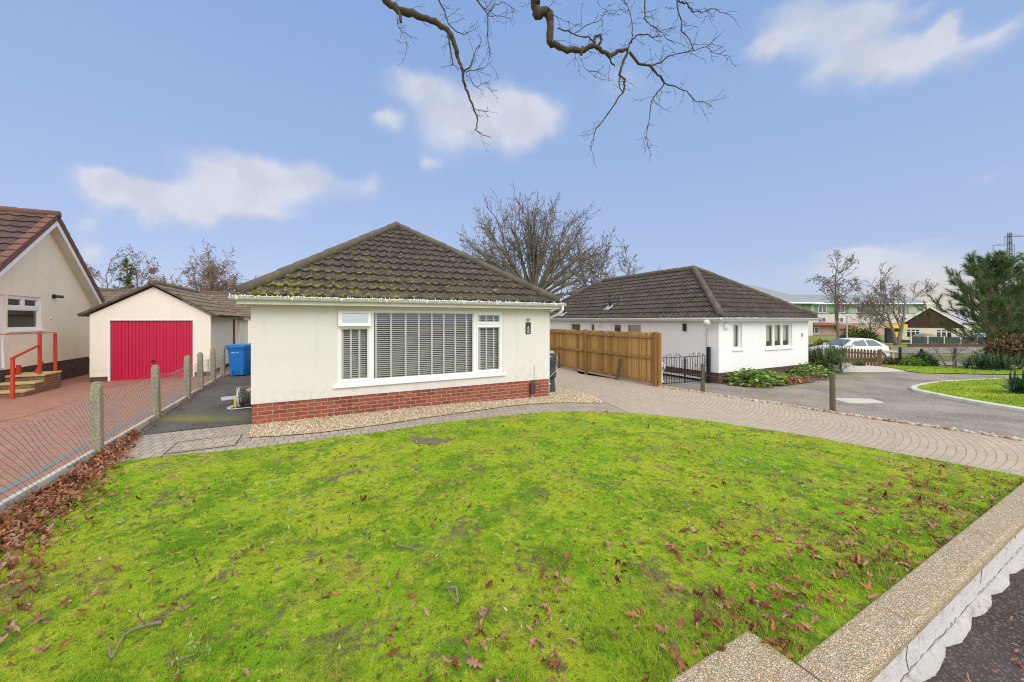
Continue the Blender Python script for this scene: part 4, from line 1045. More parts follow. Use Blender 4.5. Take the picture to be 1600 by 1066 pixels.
def old_posts():
    g = 'old timber posts along the edge of the block driveway'
    spec = [((886, 583), .72, .0, 'thin old timber post standing against the far part of the wooden fence'), ((972, 593.5), .80, .17, 'dark leaning old timber post against the near panel of the wooden fence'),
            ((1098, 612), .86, .0, 'mossy round-topped timber post in front of the black iron gate'), ((1301, 641), .92, -.01, 'tall dark timber post standing alone at the edge of the grey tarmac')]
    tops = []
    for i, ((a, b), hh, lean, lab) in enumerate(spec):
        x, y = G(a, b); z = T(x, y)
        if i == 0:
            x, y = W(10.8, 6.1); z = T(x, y)
        if i == 1:
            x, y = W(10.78, 2.35); z = T(x, y)
        r = .058
        k = MB(Matrix.Rotation(lean, 4, 'Y')); k.lathe([(r*1.02, -.2), (r, .1), (r*.97, hh*.6), (r*.95, hh-.04), (r*.8, hh-.008), (r*.3, hh)], (0,0,0), 12)
        o = k.build('timber_post', M['oldwood'], None, True); o.location = (x, y, z); tag(o, lab, 'post', g)
        tops.append(Vector((x + lean*hh*.6, y, z+hh*.6)))
    o = thing('fence_wire', 'thin slack wire strung between the old timber posts beside the drive', 'wire', tops[0])
    k = MB(); 
    for a, b in zip(tops, tops[1:]):
        pts = [a.lerp(b, t)-Vector((0, 0, .05*4*t*(1-t)))-tops[0] for t in np.linspace(0, 1, 9)]
        k.tube(pts, .0025, 3, False)
    k.build('strand', M['wire'], o)
old_posts()
def gate():
    h = plot('iron_gate', 'black wrought iron double gate with scrolled tops beside the white bungalow', 'gate', 11.12, .72, -.34)
    L, y1 = 2.24, -.2
    def at(x): return y1*x/L
    for x, hh in ((0, .98), (L, 1.25)):
        k = MB(); k.box(x-.05, x+.05, at(x)-.05, at(x)+.05, -.2, hh); k.build('post', M['ironblack'], h, bevel=.006)
    for x0, x1 in ((.07, L/2-.02), (L/2+.02, L-.07)):
        k = MB(Matrix.Translation((0, 0, 0)))
        for z in (.08, .94): k.bar((x0, at(x0), z), (x1, at(x1), z), .018, .022)
        n = 9
        for i in range(n+1):
            x = x0+(x1-x0)*i/n; k.bar((x, at(x), .05), (x, at(x), .94), .013 if 0 < i < n else .028, .013, (0, 1, 0))
        xm = (x0+x1)/2
        def scroll(cx, cz, r, a0, a1, n=14):
            pts = []
            for i in range(n+1):
                t = i/n; a = a0+(a1-a0)*t; q = r*(1-.75*t); pts.append((cx+q*cos(a), at(cx), cz+q*sin(a)))
            k.tube(pts, .006, 4, False)
        for s in (-1, 1):
            scroll(xm+s*.09, 1.0, .075, pi/2, pi/2 - s*2.6*pi); scroll(xm+s*.33, .985, .05, pi/2, pi/2 + s*2.4*pi)
            k.tube([(xm+s*.09, at(xm), 1.075), (xm+s*.2, at(xm), 1.03), (xm+s*.33, at(xm), 1.035)], .006, 4, False)
        for z in (.6, .7, .8):
            scroll(x0+.05, z, .05, 0, 2.4*pi); scroll(x1-.05, z, .05, 0, 2.4*pi)
        scroll(xm, .62, .06, 0, 2.4*pi)
        k.build('leaf', M['ironblack'], h)
    o = plot('garden_ornament', 'small white lion-head garden ornament seen through the iron gate', 'ornament', 11.75, 1.2, -.34)
    k = MB(); k.lathe([(.09, 0), (.1, .05), (.06, .1), (.055, .3), (.09, .42), (.12, .5), (.13, .6), (.1, .69), (.04, .72)], (0, 0, 0), 14)
    for s in (-1, 1): k.lathe([(.03, .66), (.045, .7), (.03, .74), (.01, .76)], (s*.08, 0, 0), 8)
    k.lathe([(.05, .5), (.06, .55), (.045, .6)], (0, -.11, 0), 10)
    k.build('figure', M['ornament'], o, True)
gate()

# ---------------------------------------------------------------- bins, hose reel, water butt
def wheelie(name, label, u, v, z, mat, rz):
    x, y = W(u, v); h = thing(name, label, 'wheelie bin', (x, y, z), rz, 'wheelie bins on the side path')
    k = MB(); rings = []
    for zz, w, d0, d1 in ((.05, .40, -.20, .19), (.2, .43, -.23, .21), (.85, .49, -.29, .27), (.86, .53, -.31, .29), (.95, .54, -.32, .30)):
        c = .04; q = []
        for cx, cy, a0 in ((w/2-c, d0+c, -pi/2), (w/2-c, d1-c, 0), (-w/2+c, d1-c, pi/2), (-w/2+c, d0+c, pi)):
            for i in range(4): a = a0+i/3*pi/2; q.append(k.p((cx+c*cos(a), cy+c*sin(a), zz)))
        rings.append(q)
    for a, b in zip(rings, rings[1:]):
        for i in range(len(a)): k.f.append([a[i], a[(i+1)%len(a)], b[(i+1)%len(a)], b[i]])
    k.f.append(rings[0][::-1]); k.f.append(rings[-1])
    for xx in (-.16, .16): k.box(xx-.03, xx+.03, -.245, -.2, .06, .3)
    k.build('body', mat, h)
    k = MB(); k.prism([(-.285, .952), (.285, .952), (.285, .985), (.25, 1.02), (-.25, 1.02), (-.285, .985)], -.345, .31); k.box(-.29, .29, -.352, -.3, .925, .965); k.build('lid', mat, h, bevel=.012)
    k = MB(); k.tube([(-.24, .36, .98), (.24, .36, .98)], .018, 8); k.box(-.25, -.21, .28, .37, .96, 1.0); k.box(.21, .25, .28, .37, .96, 1.0); k.build('handle', mat, h)
    for s in (-1, 1):
        k = MB(); k.tube([(s*.235, .22, .1), (s*.29, .22, .1)], .1, 16); k.build('wheel', M['black'], h)
    if name == 'recycling_bin':
        k = MB(); k.box(-.13, -.02, -.292, -.27, .76, .775); k.box(0.02, .09, -.292, -.27, .76, .772); k.build('lettering', M['numeral'], h)
wheelie('recycling_bin', 'bright blue wheelie bin with its lid shut beside the fence end', -1.18, 6.75, .06, M['bluebin'], .12)
wheelie('garden_waste_bin', 'dark green wheelie bin tucked behind the blue bin', -.72, 7.45, .06, M['greenbin'], .35)
def hose_reel():
    h = plot('hose_reel', 'reel of grey and black hose with a white cable coil at the house corner', 'hose reel', -.27, 1.72, .0); h.scale = (.86, .86, .86)
    k = MB(); rr = random.Random(6)
    for i in range(11):
        y = 0; x = -.16+.032*i; R = .17+rr.uniform(-.02, .025)
        k.tube([(x+rr.uniform(-.008,.008), R*cos(t), .25+R*sin(t)) for t in np.linspace(0, 2*pi, 24)], .014, 6, False)
    k.build('hose', M['hose'], h, True)
    for x in (-.2, .2):
        k = MB(); k.tube([(x, .23*cos(t), .25+.23*sin(t)) for t in np.linspace(0, 2*pi, 28)], .012, 6, False)
        for t in np.linspace(0, 2*pi, 6)[:-1]: k.bar((x, 0, .25), (x, .22*cos(t), .25+.22*sin(t)), .012, .012)
        k.build('drum_flange', M['ornament'], h)
    k = MB(); k.tube([(-.24, -.22, .0), (-.24, 0, .5), (.24, 0, .5), (.24, -.22, 0)], .012, 6); k.tube([(-.24, .22, 0), (-.24, 0, .5)], .012, 6); k.tube([(.24, .22, 0), (.24, 0, .5)], .012, 6); k.build('frame', M['lead'], h)
    k = MB(); k.box(-.29, -.245, -.1, -.03, .08, .26); k.build('valve', M['yellow'], h, bevel=.01)
    k = MB(); k.lathe([(.1, .30), (.12, .32), (.12, .44), (.06, .46)], (.05, .02, 0), 12); k.build('bucket', M['tan'], h)
    k = MB()
    for q in range(3):
        k.tube([(.02+(.38+q*.03)*cos(t), -.05+(.22+q*.02)*sin(t), .014+q*.008+.01*sin(3*t)) for t in np.linspace(0, 2*pi, 40)], .011, 6, False)
    k.build('cable', M['hose_white'], h, True)
    x, y = W(-.62, 2.75); o = thing('drain_cover', 'flat pale grey sheet lying on the dark side path behind the hose reel', 'sheet', (x, y, T(x, y)), ANG+.2)
    k = MB(); k.box(-.32, .32, -.2, .2, .002, .03); k.build('panel', M['palesheet'], o, bevel=.006)
M['tan'] = plain('tan_plastic', (.42, .34, .24), .6); M['palesheet'] = plain('pale_sheet', (.42, .46, .52), .6)
hose_reel()
def water_butt():
    x, y = .985, 10.25; h = thing('water_butt', 'slim slate grey water butt standing at the corner of the cream bungalow', 'water butt', (x, y, T(x, y)-.002))
    k = MB(); k.lathe([(.21, .38), (.235, .42), (.24, .5), (.22, .62), (.215, .72), (.235, .8), (.24, .9), (.22, 1.0), (.17, 1.05)], (0,0,0), 22); b = k.build('barrel', M['butt'], h, True)
    k = MB(); k.lathe([(.18, 1.05), (.185, 1.08), (.16, 1.11), (.05, 1.13)], (0,0,0), 20); k.build('lid', M['lead'], h, True)
    k = MB(); k.lathe([(.22, 0), (.2, .2), (.185, .38)], (0,0,0), 8); k.build('stand', M['butt'], h)
    k = MB(); k.tube([(.2, -.12, .85), (.25, -.2, 1.0), (.22, -.15, .6), (.05, -.25, .45), (-.15, -.2, .3)], .006, 5); k.build('string', M['hose_white'], h)
water_butt()
# ---------------------------------------------------------------- trees
def rot_about(d, ang, rng):
    d = d.normalized(); ax = d.orthogonal().normalized(); ax.rotate(Matrix.Rotation(rng.uniform(0, 2*pi), 3, d))
    q = d.copy(); q.rotate(Matrix.Rotation(ang, 3, ax)); return q
def grow(mbs, p, d, L, r, lev, rng, S):
    """one branch and its children; mbs = (trunk mesh, crown mesh)"""
    nseg = S['seg'][lev]; wob = S['wob'][lev]; up = S['up'][lev]
    pts = [p.copy()]; rad = [r]; dirs = [d.copy()]; last = lev == len(S['n'])
    end = .35 if not last else .3
    for i in range(nseg):
        d = (d + Vector((rng.gauss(0, wob), rng.gauss(0, wob), rng.gauss(0, wob)+up))).normalized()
        p = p + d*(L/nseg); pts.append(p.copy()); rad.append(max(S['rmin'], r*(1-(1-end)*(i+1)/nseg))); dirs.append(d.copy())
    mb = mbs[0] if lev < S.get('tl', 1) else mbs[1]
    mb.tube(pts, rad, (7, 5, 4, 3, 3, 3)[lev], lev == 0)
    if last:
        if 'leaf' in S and rng.random() < S['leaf']: S['tips'].append(p.copy())
        return
    n = S['n'][lev]; n = max(1, int(round(n*rng.uniform(.75, 1.25))))
    for i in range(n):
        t = S['t0'][lev] + (1-S['t0'][lev])*(i+rng.random())/n
        x = t*nseg; k = min(nseg-1, int(x)); q = pts[k].lerp(pts[k+1], x-k); rr_ = rad[k]*(1-(x-k))+rad[k+1]*(x-k)
        a = radians(rng.uniform(*S['ang'][lev]))
        grow(mbs, q, rot_about(dirs[k+1], a, rng), L*S['len'][lev]*(1.1-.45*t)*rng.uniform(.7, 1.2), max(S['rmin'], rr_*S['rr'][lev]), lev+1, rng, S)
    if lev < len(S['n']):
        grow(mbs, pts[-1], rot_about(dirs[-1], radians(rng.uniform(5, 25)), rng), L*S['len'][lev]*.8, rad[-1], lev+1, rng, S)
def spec(**k):
    S = dict(n=[8,6,5,4], seg=[7,5,4,3,2], wob=[.05,.12,.16,.2,.25], up=[.02,.04,.03,.02,.0], t0=[.3,.2,.15,.1], ang=[(25,55),(25,55),(25,60),(25,65)],
             len=[.62,.6,.55,.5], rr=[.55,.6,.6,.65], rmin=.008, tl=1, tips=[]); S.update(k); S['tips'] = []; return S
def bare_tree(name, label, loc, H, r, seed, S, mat, group=None, stems=None, leaf_mat=None, leaf=.12, cat='tree'):
    rng = random.Random(seed); h = thing(name, label, cat, loc, 0, group); tr, cr = MB(), MB()
    for dx, dy, L, rr_ in (stems or [(0, 0, 1, 1)]):
        d = Vector((dx, dy, 1)).normalized()
        grow((tr, cr), Vector((dx*.15, dy*.15, -.3)), d, H*L, r*rr_, 0, rng, S)
    tr.build('trunk', mat, h, True); c = cr.build('crown', mat, h, True)
    if S['tips'] and leaf_mat:
        P_ = np.array([tuple(q) for q in S['tips']]); leaf_cloud('leaves', P_, leaf, leaf_mat, seed, parent=h, per=3)
    return h
def leaf_cloud(name, pts, size, mat, seed, parent=None, per=1, stretch=1.6, spread=.12, kind=None):
    rng = np.random.default_rng(seed); pts = np.repeat(pts, per, 0); n = len(pts)
    pts = pts + rng.normal(0, spread, (n, 3))*(per > 1)
    a = rng.normal(0, 1, (n, 3)); a /= np.linalg.norm(a, axis=1)[:, None]
    b = np.cross(a, rng.normal(0, 1, (n, 3))); b /= np.linalg.norm(b, axis=1)[:, None]+1e-9
    s = size*rng.uniform(.6, 1.4, n)[:, None]
    V = np.stack([pts-a*s*stretch*.5, pts+b*s*.4, pts+a*s*stretch*.5, pts-b*s*.4], 1).reshape(-1, 3)
    return numpy_mesh(name, V, np.full(n, 4), np.arange(4*n), mat, {'rnd': np.repeat(rng.random(n), 4)}, kind, parent)

M['deadleaf'] = leafy('dead_tree_leaf', [(0, (.14, .08, .05)), (1, (.30, .19, .13))], .2)
# big bare tree between the bungalows, a ring of stems from one bole
b0 = P(832, 505, 33); b0.z = -.4
def dome_tree():
    """many limbs leaving one low bole, their tips on a round dome"""
    rng = random.Random(17); h = thing('bare_tree', 'big bare round-crowned many-stemmed tree standing between the two bungalows', 'tree', b0); tr, cr = MB(), MB(); hub = Vector((0, 0, 4.3))
    tr.tube([(0, 0, -.3), (.05, 0, 2), hub], [.5, .42, .38], 10)
    S = spec(n=[6,4,3], seg=[9,5,4,3], up=[.012,.03,.02,.0], wob=[.05,.14,.2,.24], t0=[.35,.12,.1], ang=[(15,48),(20,55),(25,65)], len=[.38,.6,.5], rmin=.0165, rr=[.55,.6,.65])
    for i in range(44):
        a = 2*pi*(i*.618+rng.uniform(-.05, .05)); t = (i+.5)/44; el = pi/2 - radians(84)*t**.75
        d = Vector((cos(a)*cos(el), .5*sin(a)*cos(el), sin(el)+.02)).normalized(); L = (5.3+1.45*max(0, sin(el))**1.5)*rng.uniform(.9, 1.06)
        grow((tr, cr), hub+Vector((d.x*.25, d.y*.25, rng.uniform(-.6, .3))), (d+Vector((-.05, 0, 0))).normalized(), L, rng.uniform(.11, .18), 0, rng, S)
    tr.build('trunk', M['bark_far'], h, True); cr.build('crown', M['bark_far'], h, True)
dome_tree()
b1 = P(938, 505, 40); b1.z = -.5
bare_tree('bare_tree', 'slim bare tree just right of the many-stemmed tree behind the white roof', b1, 7.6, .21, 5, spec(rmin=.02, up=[.04,.05,.04,.02,0], n=[7,5,4,3], len=[.55,.6,.55,.5]), M['bark_far'], stems=[(-.12,0,1.1,1), (.2,.1,1.0,.8)])
b2 = P(972, 505, 44); b2.z = -.5
bare_tree('bare_tree', 'small spreading bare tree rising over the left end of the white bungalow ridge', b2, 7.0, .2, 9, spec(rmin=.021, up=[.04,.05,.03,.0,0], n=[5,5,4,4]), M['bark_far'], stems=[(.1,0,1,1), (.7,0,.8,.8), (-.3,.2,.8,.6)])
# trees beyond the garage
S2 = spec(rmin=.014, leaf=.5, up=[.03,.04,.02,0,0], n=[7,6,4,4])
q = P(325, 505, 46); q.z = -.3
bare_tree('oak_tree', 'spreading bare oak with russet twigs beyond the garage roof', q, 6.0, .28, 31, spec(rmin=.018, leaf=.45, up=[.05,.02,.01,0,0], wob=[.06,.16,.2,.22,.25], ang=[(30,60),(30,60),(30,60),(30,65)], len=[.8,.62,.55,.5], n=[8,6,5,4]), M['bark_red'], leaf_mat=M['deadleaf'], leaf=.11, stems=[(-.15,0,1.05,1), (.3,0,1.0,.9)])
q = P(172, 505, 48); q.z = -.3
bare_tree('birch_tree', 'thin bare birch showing above the left edge of the old roof', q, 8.2, .15, 41, spec(rmin=.013, leaf=.35, up=[.04,.05,.0,-.02,-.03], n=[9,4,4,3], len=[.42,.55,.5,.5]), M['bark_red'], leaf_mat=M['deadleaf'], leaf=.12)
q = P(214, 505, 48); q.z = -.3
bare_tree('birch_tree', 'pinkish bare birch right of the small conifer above the old roof', q, 7.8, .15, 43, spec(rmin=.013, leaf=.5, up=[.04,.05,.0,-.02,-.03], n=[9,4,4,3], len=[.42,.55,.5,.5]), M['bark_red'], leaf_mat=M['deadleaf'], leaf=.12)
q = P(262, 505, 52); q.z = -.3
bare_tree('bare_tree', 'low rounded bare tree with purple brown twigs behind the garage ridge', q, 4.6, .17, 47, spec(rmin=.014, leaf=.9, n=[7,6,5,4], len=[.7,.6,.5,.5]), M['bark_red'], leaf_mat=M['deadleaf'], leaf=.14, stems=[(-.2,0,1,1), (.3,0,.9,.8)])
q = P(365, 505, 40); q.z = -.3
bare_tree('bare_tree', 'reddish twiggy tree between the garage and the mossy roof corner', q, 2.6, .1, 49, spec(rmin=.012, leaf=.7, n=[6,5,5,4], len=[.7,.6,.5,.5]), M['bark_red'], leaf_mat=M['deadleaf'], leaf=.12, stems=[(-.2,0,1,1), (.35,0,1,.8)])
# bare trees to the right
q = P(1311, 520, 46); q.z = T(q.x, q.y)
bare_tree('birch_tree', 'tall bare birch with drooping dark twigs in front of the green-panelled block', q, 8.4, .20, 61, spec(rmin=.018, leaf=.12, up=[.05,.04,-.02,-.06,-.08], n=[9,5,4,3], len=[.40,.6,.5,.5], ang=[(25,50),(25,55),(25,60),(25,65)], t0=[.32,.2,.15,.1]), M['bark_far'], leaf_mat=M['deadleaf'], leaf=.15)
q = P(1400, 520, 50); q.z = T(q.x, q.y)
bare_tree('bare_tree', 'wide bare tree with sweeping limbs left of the brown gabled bungalow', q, 5.6, .26, 63, spec(rmin=.02, leaf=.05, up=[.02,.06,.04,.0,0], n=[5,6,5,4], len=[.85,.55,.5,.5], ang=[(25,60),(25,55),(25,55),(25,60)], t0=[.3,.2,.2,.1]), M['bark_far'], leaf_mat=M['deadleaf'], leaf=.13, stems=[(.45,0,1.1,1), (-.15,0,1.0,.9)])
q = P(1360, 520, 62); q.z = T(q.x, q.y)
bare_tree('bare_tree', 'low brushy bare tree against the pale wall of the green-panelled block', q, 4.2, .18, 67, spec(rmin=.02, n=[7,6,5,3], len=[.75,.6,.5,.5]), M['bark_far'])
q = P(1487, 575, 17.5); q.z = T(q.x, q.y)
bare_tree('sapling', 'small two-stemmed bare sapling on the grass verge below the pine', q, .95, .055, 71, spec(rmin=.006, n=[4,4,3], seg=[5,4,3,2], len=[.75,.6,.5]), M['bark_pale'], stems=[(-.35,0,1.2,.8), (.15,0,1.3,1)])

# ---------------------------------------------------------------- pine, conifers and shrubs
M['needle'] = leafy('pine_needles', [(0, (.045, .085, .03)), (.5, (.10, .175, .065)), (.85, (.18, .265, .105)), (1, (.33, .36, .12))], .3)
M['needle2'] = leafy('conifer_sprays', [(0, (.02, .045, .012)), (.6, (.07, .11, .02)), (1, (.22, .25, .03))], .15)
M['shrub'] = leafy('shrub_leaves', [(0, (.045, .08, .03)), (.5, (.12, .185, .075)), (.9, (.24, .28, .13)), (1, (.40, .37, .20))], .25)
M['shrub_olive'] = leafy('olive_shrub', [(0, (.09, .09, .03)), (.5, (.2, .2, .05)), (1, (.33, .30, .10))], .25)
M['bed_leaf'] = leafy('bed_leaves', [(0, (.06, .13, .022)), (.5, (.16, .31, .05)), (1, (.36, .47, .12))], .3, .4)
M['yucca'] = leafy('blade_leaves', [(0, (.015, .05, .03)), (.6, (.05, .11, .055)), (1, (.22, .27, .10))], .2, .4)
M['pine_warm'] = leafy('brown_brush', [(0, (.05, .045, .02)), (1, (.17, .13, .06))], .2)

def needle_tree(name, label, loc, H, seed, branches, mat, tuft=.3, per=26, width=.016, bark=None, z0=.15, Rmax=2.8, up=.45, dense=1.0, top_pow=.8):
    rng = random.Random(seed); nr = np.random.default_rng(seed); h = thing(name, label, 'tree', loc); tr = MB()
    lean = Vector((rng.uniform(-.03, .03), rng.uniform(-.03, .03), 1))
    tr.tube([Vector((0,0,-.3)), lean*H*.3, lean*H*.65, lean*H*.97], [H*.035, H*.028, H*.017, .02], 8)
    tips = []
    for i in range(branches):
        t = z0 + (1-z0)*((i+rng.random())/branches); z = H*t
        R = Rmax*((1-t)/(1-z0))**top_pow*rng.uniform(.6, 1.15) + .15; a = rng.uniform(0, 2*pi)
        p = lean*z; d = Vector((cos(a), sin(a), rng.uniform(-.05, .15)+.35*t)); pts = [p]; n = 6
        for k in range(n):
            d = (d + Vector((rng.gauss(0, .1), rng.gauss(0, .1), up*.22))).normalized(); pts.append(pts[-1]+d*R/n)
        tr.tube(pts, [max(.012, .045*(1-t)+.02)*(1-.8*k/n) for k in range(n+1)], 4, False)
        for k in range(1, n+1):
            m = int(dense*rng.uniform(2, 4))
            for _ in range(m):
                dd = rot_about((pts[k]-pts[k-1]).normalized(), radians(rng.uniform(15, 70)), rng); dd.z += up; dd.normalize()
                L = R*.22*rng.uniform(.5, 1.1)+.1; e = pts[k]+dd*L; tips.append((pts[k].lerp(e, .55), dd)); tips.append((e, dd))
                tr.tube([pts[k], e], [.014, .007], 3, False)
        tips.append((pts[-1], (pts[-1]-pts[-2]).normalized()))
    tr.build('trunk', bark or M['pinebark'], h, True)
    n = len(tips)*per; C = np.repeat(np.array([tuple(t[0]) for t in tips]), per, 0); D = np.repeat(np.array([tuple(t[1]) for t in tips]), per, 0)
    L = tuft*nr.uniform(.6, 1.2, n)[:, None]
    r = nr.normal(0, 1, (n, 3)); dirn = D*1.0 + r*.55; dirn /= np.linalg.norm(dirn, axis=1)[:, None]
    C = C + D*nr.uniform(-.8, .3, n)[:, None]*tuft + nr.normal(0, tuft*.1, (n, 3))
    sd = np.cross(dirn, nr.normal(0, 1, (n, 3))); sd /= np.linalg.norm(sd, axis=1)[:, None]+1e-9
    V = np.stack([C-sd*width, C+sd*width, C+dirn*L], 1).reshape(-1, 3)
    tone = np.repeat(nr.random(len(tips)), per)*.6+nr.random(n)*.4
    numpy_mesh('crown', V, np.full(n, 3), np.arange(3*n), mat, {'rnd': np.repeat(tone, 3)}, None, h)
    return h
q = P(1547, 545, 23); q.z = T(q.x, q.y)
needle_tree('pine_tree', 'broad green pine with upswept branches standing in front of the brown gabled bungalow', q, 6.0, 81, 58, M['needle'], .28, 28, .012, z0=.10, Rmax=3.4, up=.7, dense=.85, top_pow=.55)
q = P(1612, 545, 24); q.z = T(q.x, q.y)
needle_tree('pine_tree', 'second pine half cut off by the right edge of the photo', q, 5.0, 83, 38, M['needle'], .30, 26, .012, z0=.1, Rmax=2.8, up=.6, top_pow=.6)
q = P(200, 505, 47); q.z = -.3
needle_tree('fir_tree', 'thin grey-green fir between two bare birches above the old roof', q, 9.8, 85, 30, M['needle'], .34, 9, .028, z0=.25, Rmax=1.7, up=.05, dense=.6)

def bush(name, label, loc, rx, ry, rz_, n, leaf, mat, seed, lumps=9, cat='shrub', stretch=1.8, sticks=True, group=None, hollow=.55):
    rng = np.random.default_rng(seed); h = thing(name, label, cat, loc, 0, group)
    cs = rng.normal(0, 1, (lumps, 3)); cs /= np.linalg.norm(cs, axis=1)[:, None]; cs[:, 2] = np.abs(cs[:, 2]); cs *= rng.uniform(.25, .62, (lumps, 1))
    k = rng.integers(0, lumps, n); d = rng.normal(0, 1, (n, 3)); d /= np.linalg.norm(d, axis=1)[:, None]
    rad = rng.uniform(.32, .5, lumps)[k]*rng.uniform(hollow, 1.08, n)
    p = cs[k] + d*rad[:, None]; p[:, 2] = np.where(p[:, 2] < 0, -p[:, 2]*.6, p[:, 2])
    p = p*np.array([rx, ry, rz_])
    rnd = np.clip(rng.random(lumps)[k]*.5 + rng.random(n)*.5, 0, 1)
    a = d + rng.normal(0, .6, (n, 3)) + np.array([0, 0, .3]); a /= np.linalg.norm(a, axis=1)[:, None]
    b = np.cross(a, rng.normal(0, 1, (n, 3))); b /= np.linalg.norm(b, axis=1)[:, None]+1e-9
    s = leaf*rng.uniform(.6, 1.4, n)[:, None]
    V = np.stack([p-a*s*stretch*.5, p+b*s*.42, p+a*s*stretch*.5, p-b*s*.42], 1).reshape(-1, 3)
    numpy_mesh('foliage', V, np.full(n, 4), np.arange(4*n), mat, {'rnd': np.repeat(rnd, 4)}, None, h)
    if sticks:
        m = MB(); r = random.Random(seed)
        for c in cs:
            e = Vector(c*np.array([rx, ry, rz_])*1.1); m.tube([(0, 0, -.05), e*.5+Vector((r.uniform(-.05,.05), r.uniform(-.05,.05), 0)), e], [.03*rz_, .018*rz_, .006], 4, False)
        m.build('stem', M['bark'], h)
    return h
def blades(name, label, loc, n, L, w, mat, seed, cat='plant', spread=1.0, group=None, droop=.5, crown=None):
    """a rosette of sword leaves"""
    rng = random.Random(seed); h = thing(name, label, cat, loc, 0, group); V = []; lo = []; fn = []; rn = []
    for i in range(n):
        a = rng.uniform(0, 2*pi); el = radians(rng.uniform(8, 85)); l = L*rng.uniform(.65, 1.1); x = rng.random()
        d = Vector((cos(a)*cos(el), sin(a)*cos(el), sin(el))); side = Vector((-sin(a), cos(a), 0)); b0 = Vector((rng.gauss(0, .08)*spread, rng.gauss(0, .08)*spread, rng.uniform(0, .15)*L)) if crown is None else Vector(crown[rng.randrange(len(crown))])
        st = len(V)
        for k, (t, ww) in enumerate(((0, .6), (.35, 1.), (.7, .75))):
            c = b0 + d*l*t - Vector((0, 0, droop*l*t*t*cos(el))); V += [c-side*w*ww/2, c+side*w*ww/2]; rn += [x, x]
        V.append(b0 + d*l - Vector((0, 0, droop*l*cos(el)))); rn.append(x)
        for k in range(2): lo += [st+2*k, st+2*k+1, st+2*k+3, st+2*k+2]; fn.append(4)
        lo += [st+4, st+5, st+6]; fn.append(3)
    numpy_mesh('foliage', np.array([tuple(v) for v in V]), fn, lo, mat, {'rnd': rn}, None, h); return h
def gp(px_, py_, dz=0): x, y = G(px_, py_); return Vector((x, y, T(x, y)+dz))

o = gp(1289, 581)
blades('phormium', 'big arching variegated shrub at the far right corner of the white bungalow', o, 1500, .92, .028, M['shrub'], 91, 'shrub', droop=.55, crown=[(random.Random(i).gauss(0, .34), random.Random(i+50).gauss(0, .28), abs(random.Random(i+90).gauss(.28, .22))) for i in range(40)])
bush('conifer_bush', 'rounded dark green conifer bush behind the grey lamp post', Vector((*P(1342, 520, 33)[:2], T(*P(1342, 520, 33)[:2]))), 1.75, 1.5, 2.6, 9000, .11, M['needle2'], 93, 12)
p_ = P(1283, 520, 30); bush('olive_shrub', 'low olive green shrub between the white bungalow and the conifer bush', Vector((p_.x, p_.y, T(p_.x, p_.y))), 1.5, 1.0, 1.35, 3500, .10, M['shrub_olive'], 95)
p_ = P(1262, 540, 25); bush('olive_shrub', 'yellowish shrub showing behind the corner of the white bungalow', Vector((p_.x, p_.y, T(p_.x, p_.y))), 1.3, .8, .8, 2200, .08, M['shrub_olive'], 96)
o = gp(1447, 572); bush('shrub', 'dense dark green shrub on the verge left of the bare sapling', o, .75, .55, .85, 3000, .06, M['yucca'], 97, stretch=3.2)
o = gp(1420, 571); bush('shrub', 'twiggy yellow-green shrub beside the dark shrub on the verge', o, .7, .5, .7, 900, .05, M['shrub_olive'], 98, stretch=2.5)
o = gp(1340, 571); bush('shrub', 'small green plant at the foot of the picket fence', o, .4, .3, .35, 900, .05, M['shrub'], 99)
o = gp(1545, 577); blades('phormium', 'wide dark sword-leaved plant on the verge under the pine', o, 900, .8, .035, M['yucca'], 101, 'plant', droop=.45, crown=[(random.Random(i).gauss(0, .5), random.Random(i+7).gauss(0, .25), abs(random.Random(i+9).gauss(.12, .1))) for i in range(30)])
o = gp(1598, 617); blades('yucca', 'spiky green yucca on the grass island at the right edge', o, 150, .72, .05, M['yucca'], 103, 'plant', 1.2, droop=.2)
p_ = P(1590, 545, 20.5); bush('hedge', 'dark shaggy hedge under the pine at the right edge', Vector((p_.x, p_.y, T(p_.x, p_.y))), 2.0, 1.2, 1.9, 6000, .10, M['pine_warm'], 105, 12, 'hedge')
p_ = P(383, 505, 24); bush('shrub', 'green shrub behind the bins at the end of the side path', Vector((p_.x, p_.y, -.1)), .9, .7, 2.6, 2500, .10, M['shrub_olive'], 107, 8)
k = thing('board_fence', 'brown board fence closing the far end of the side path', 'fence', (*W(-1.9, 14.2), -.1), ANG)
m = MB(); 
for i in range(16): m.box(i*.14, i*.14+.132, 0, .02, 0, 1.8)
m.build('board_panel', M['fence'], k); m = MB(); m.box(1.1, 1.2, -.08, 0, 0, 1.9); m.build('post', M['fence_dark'], k)

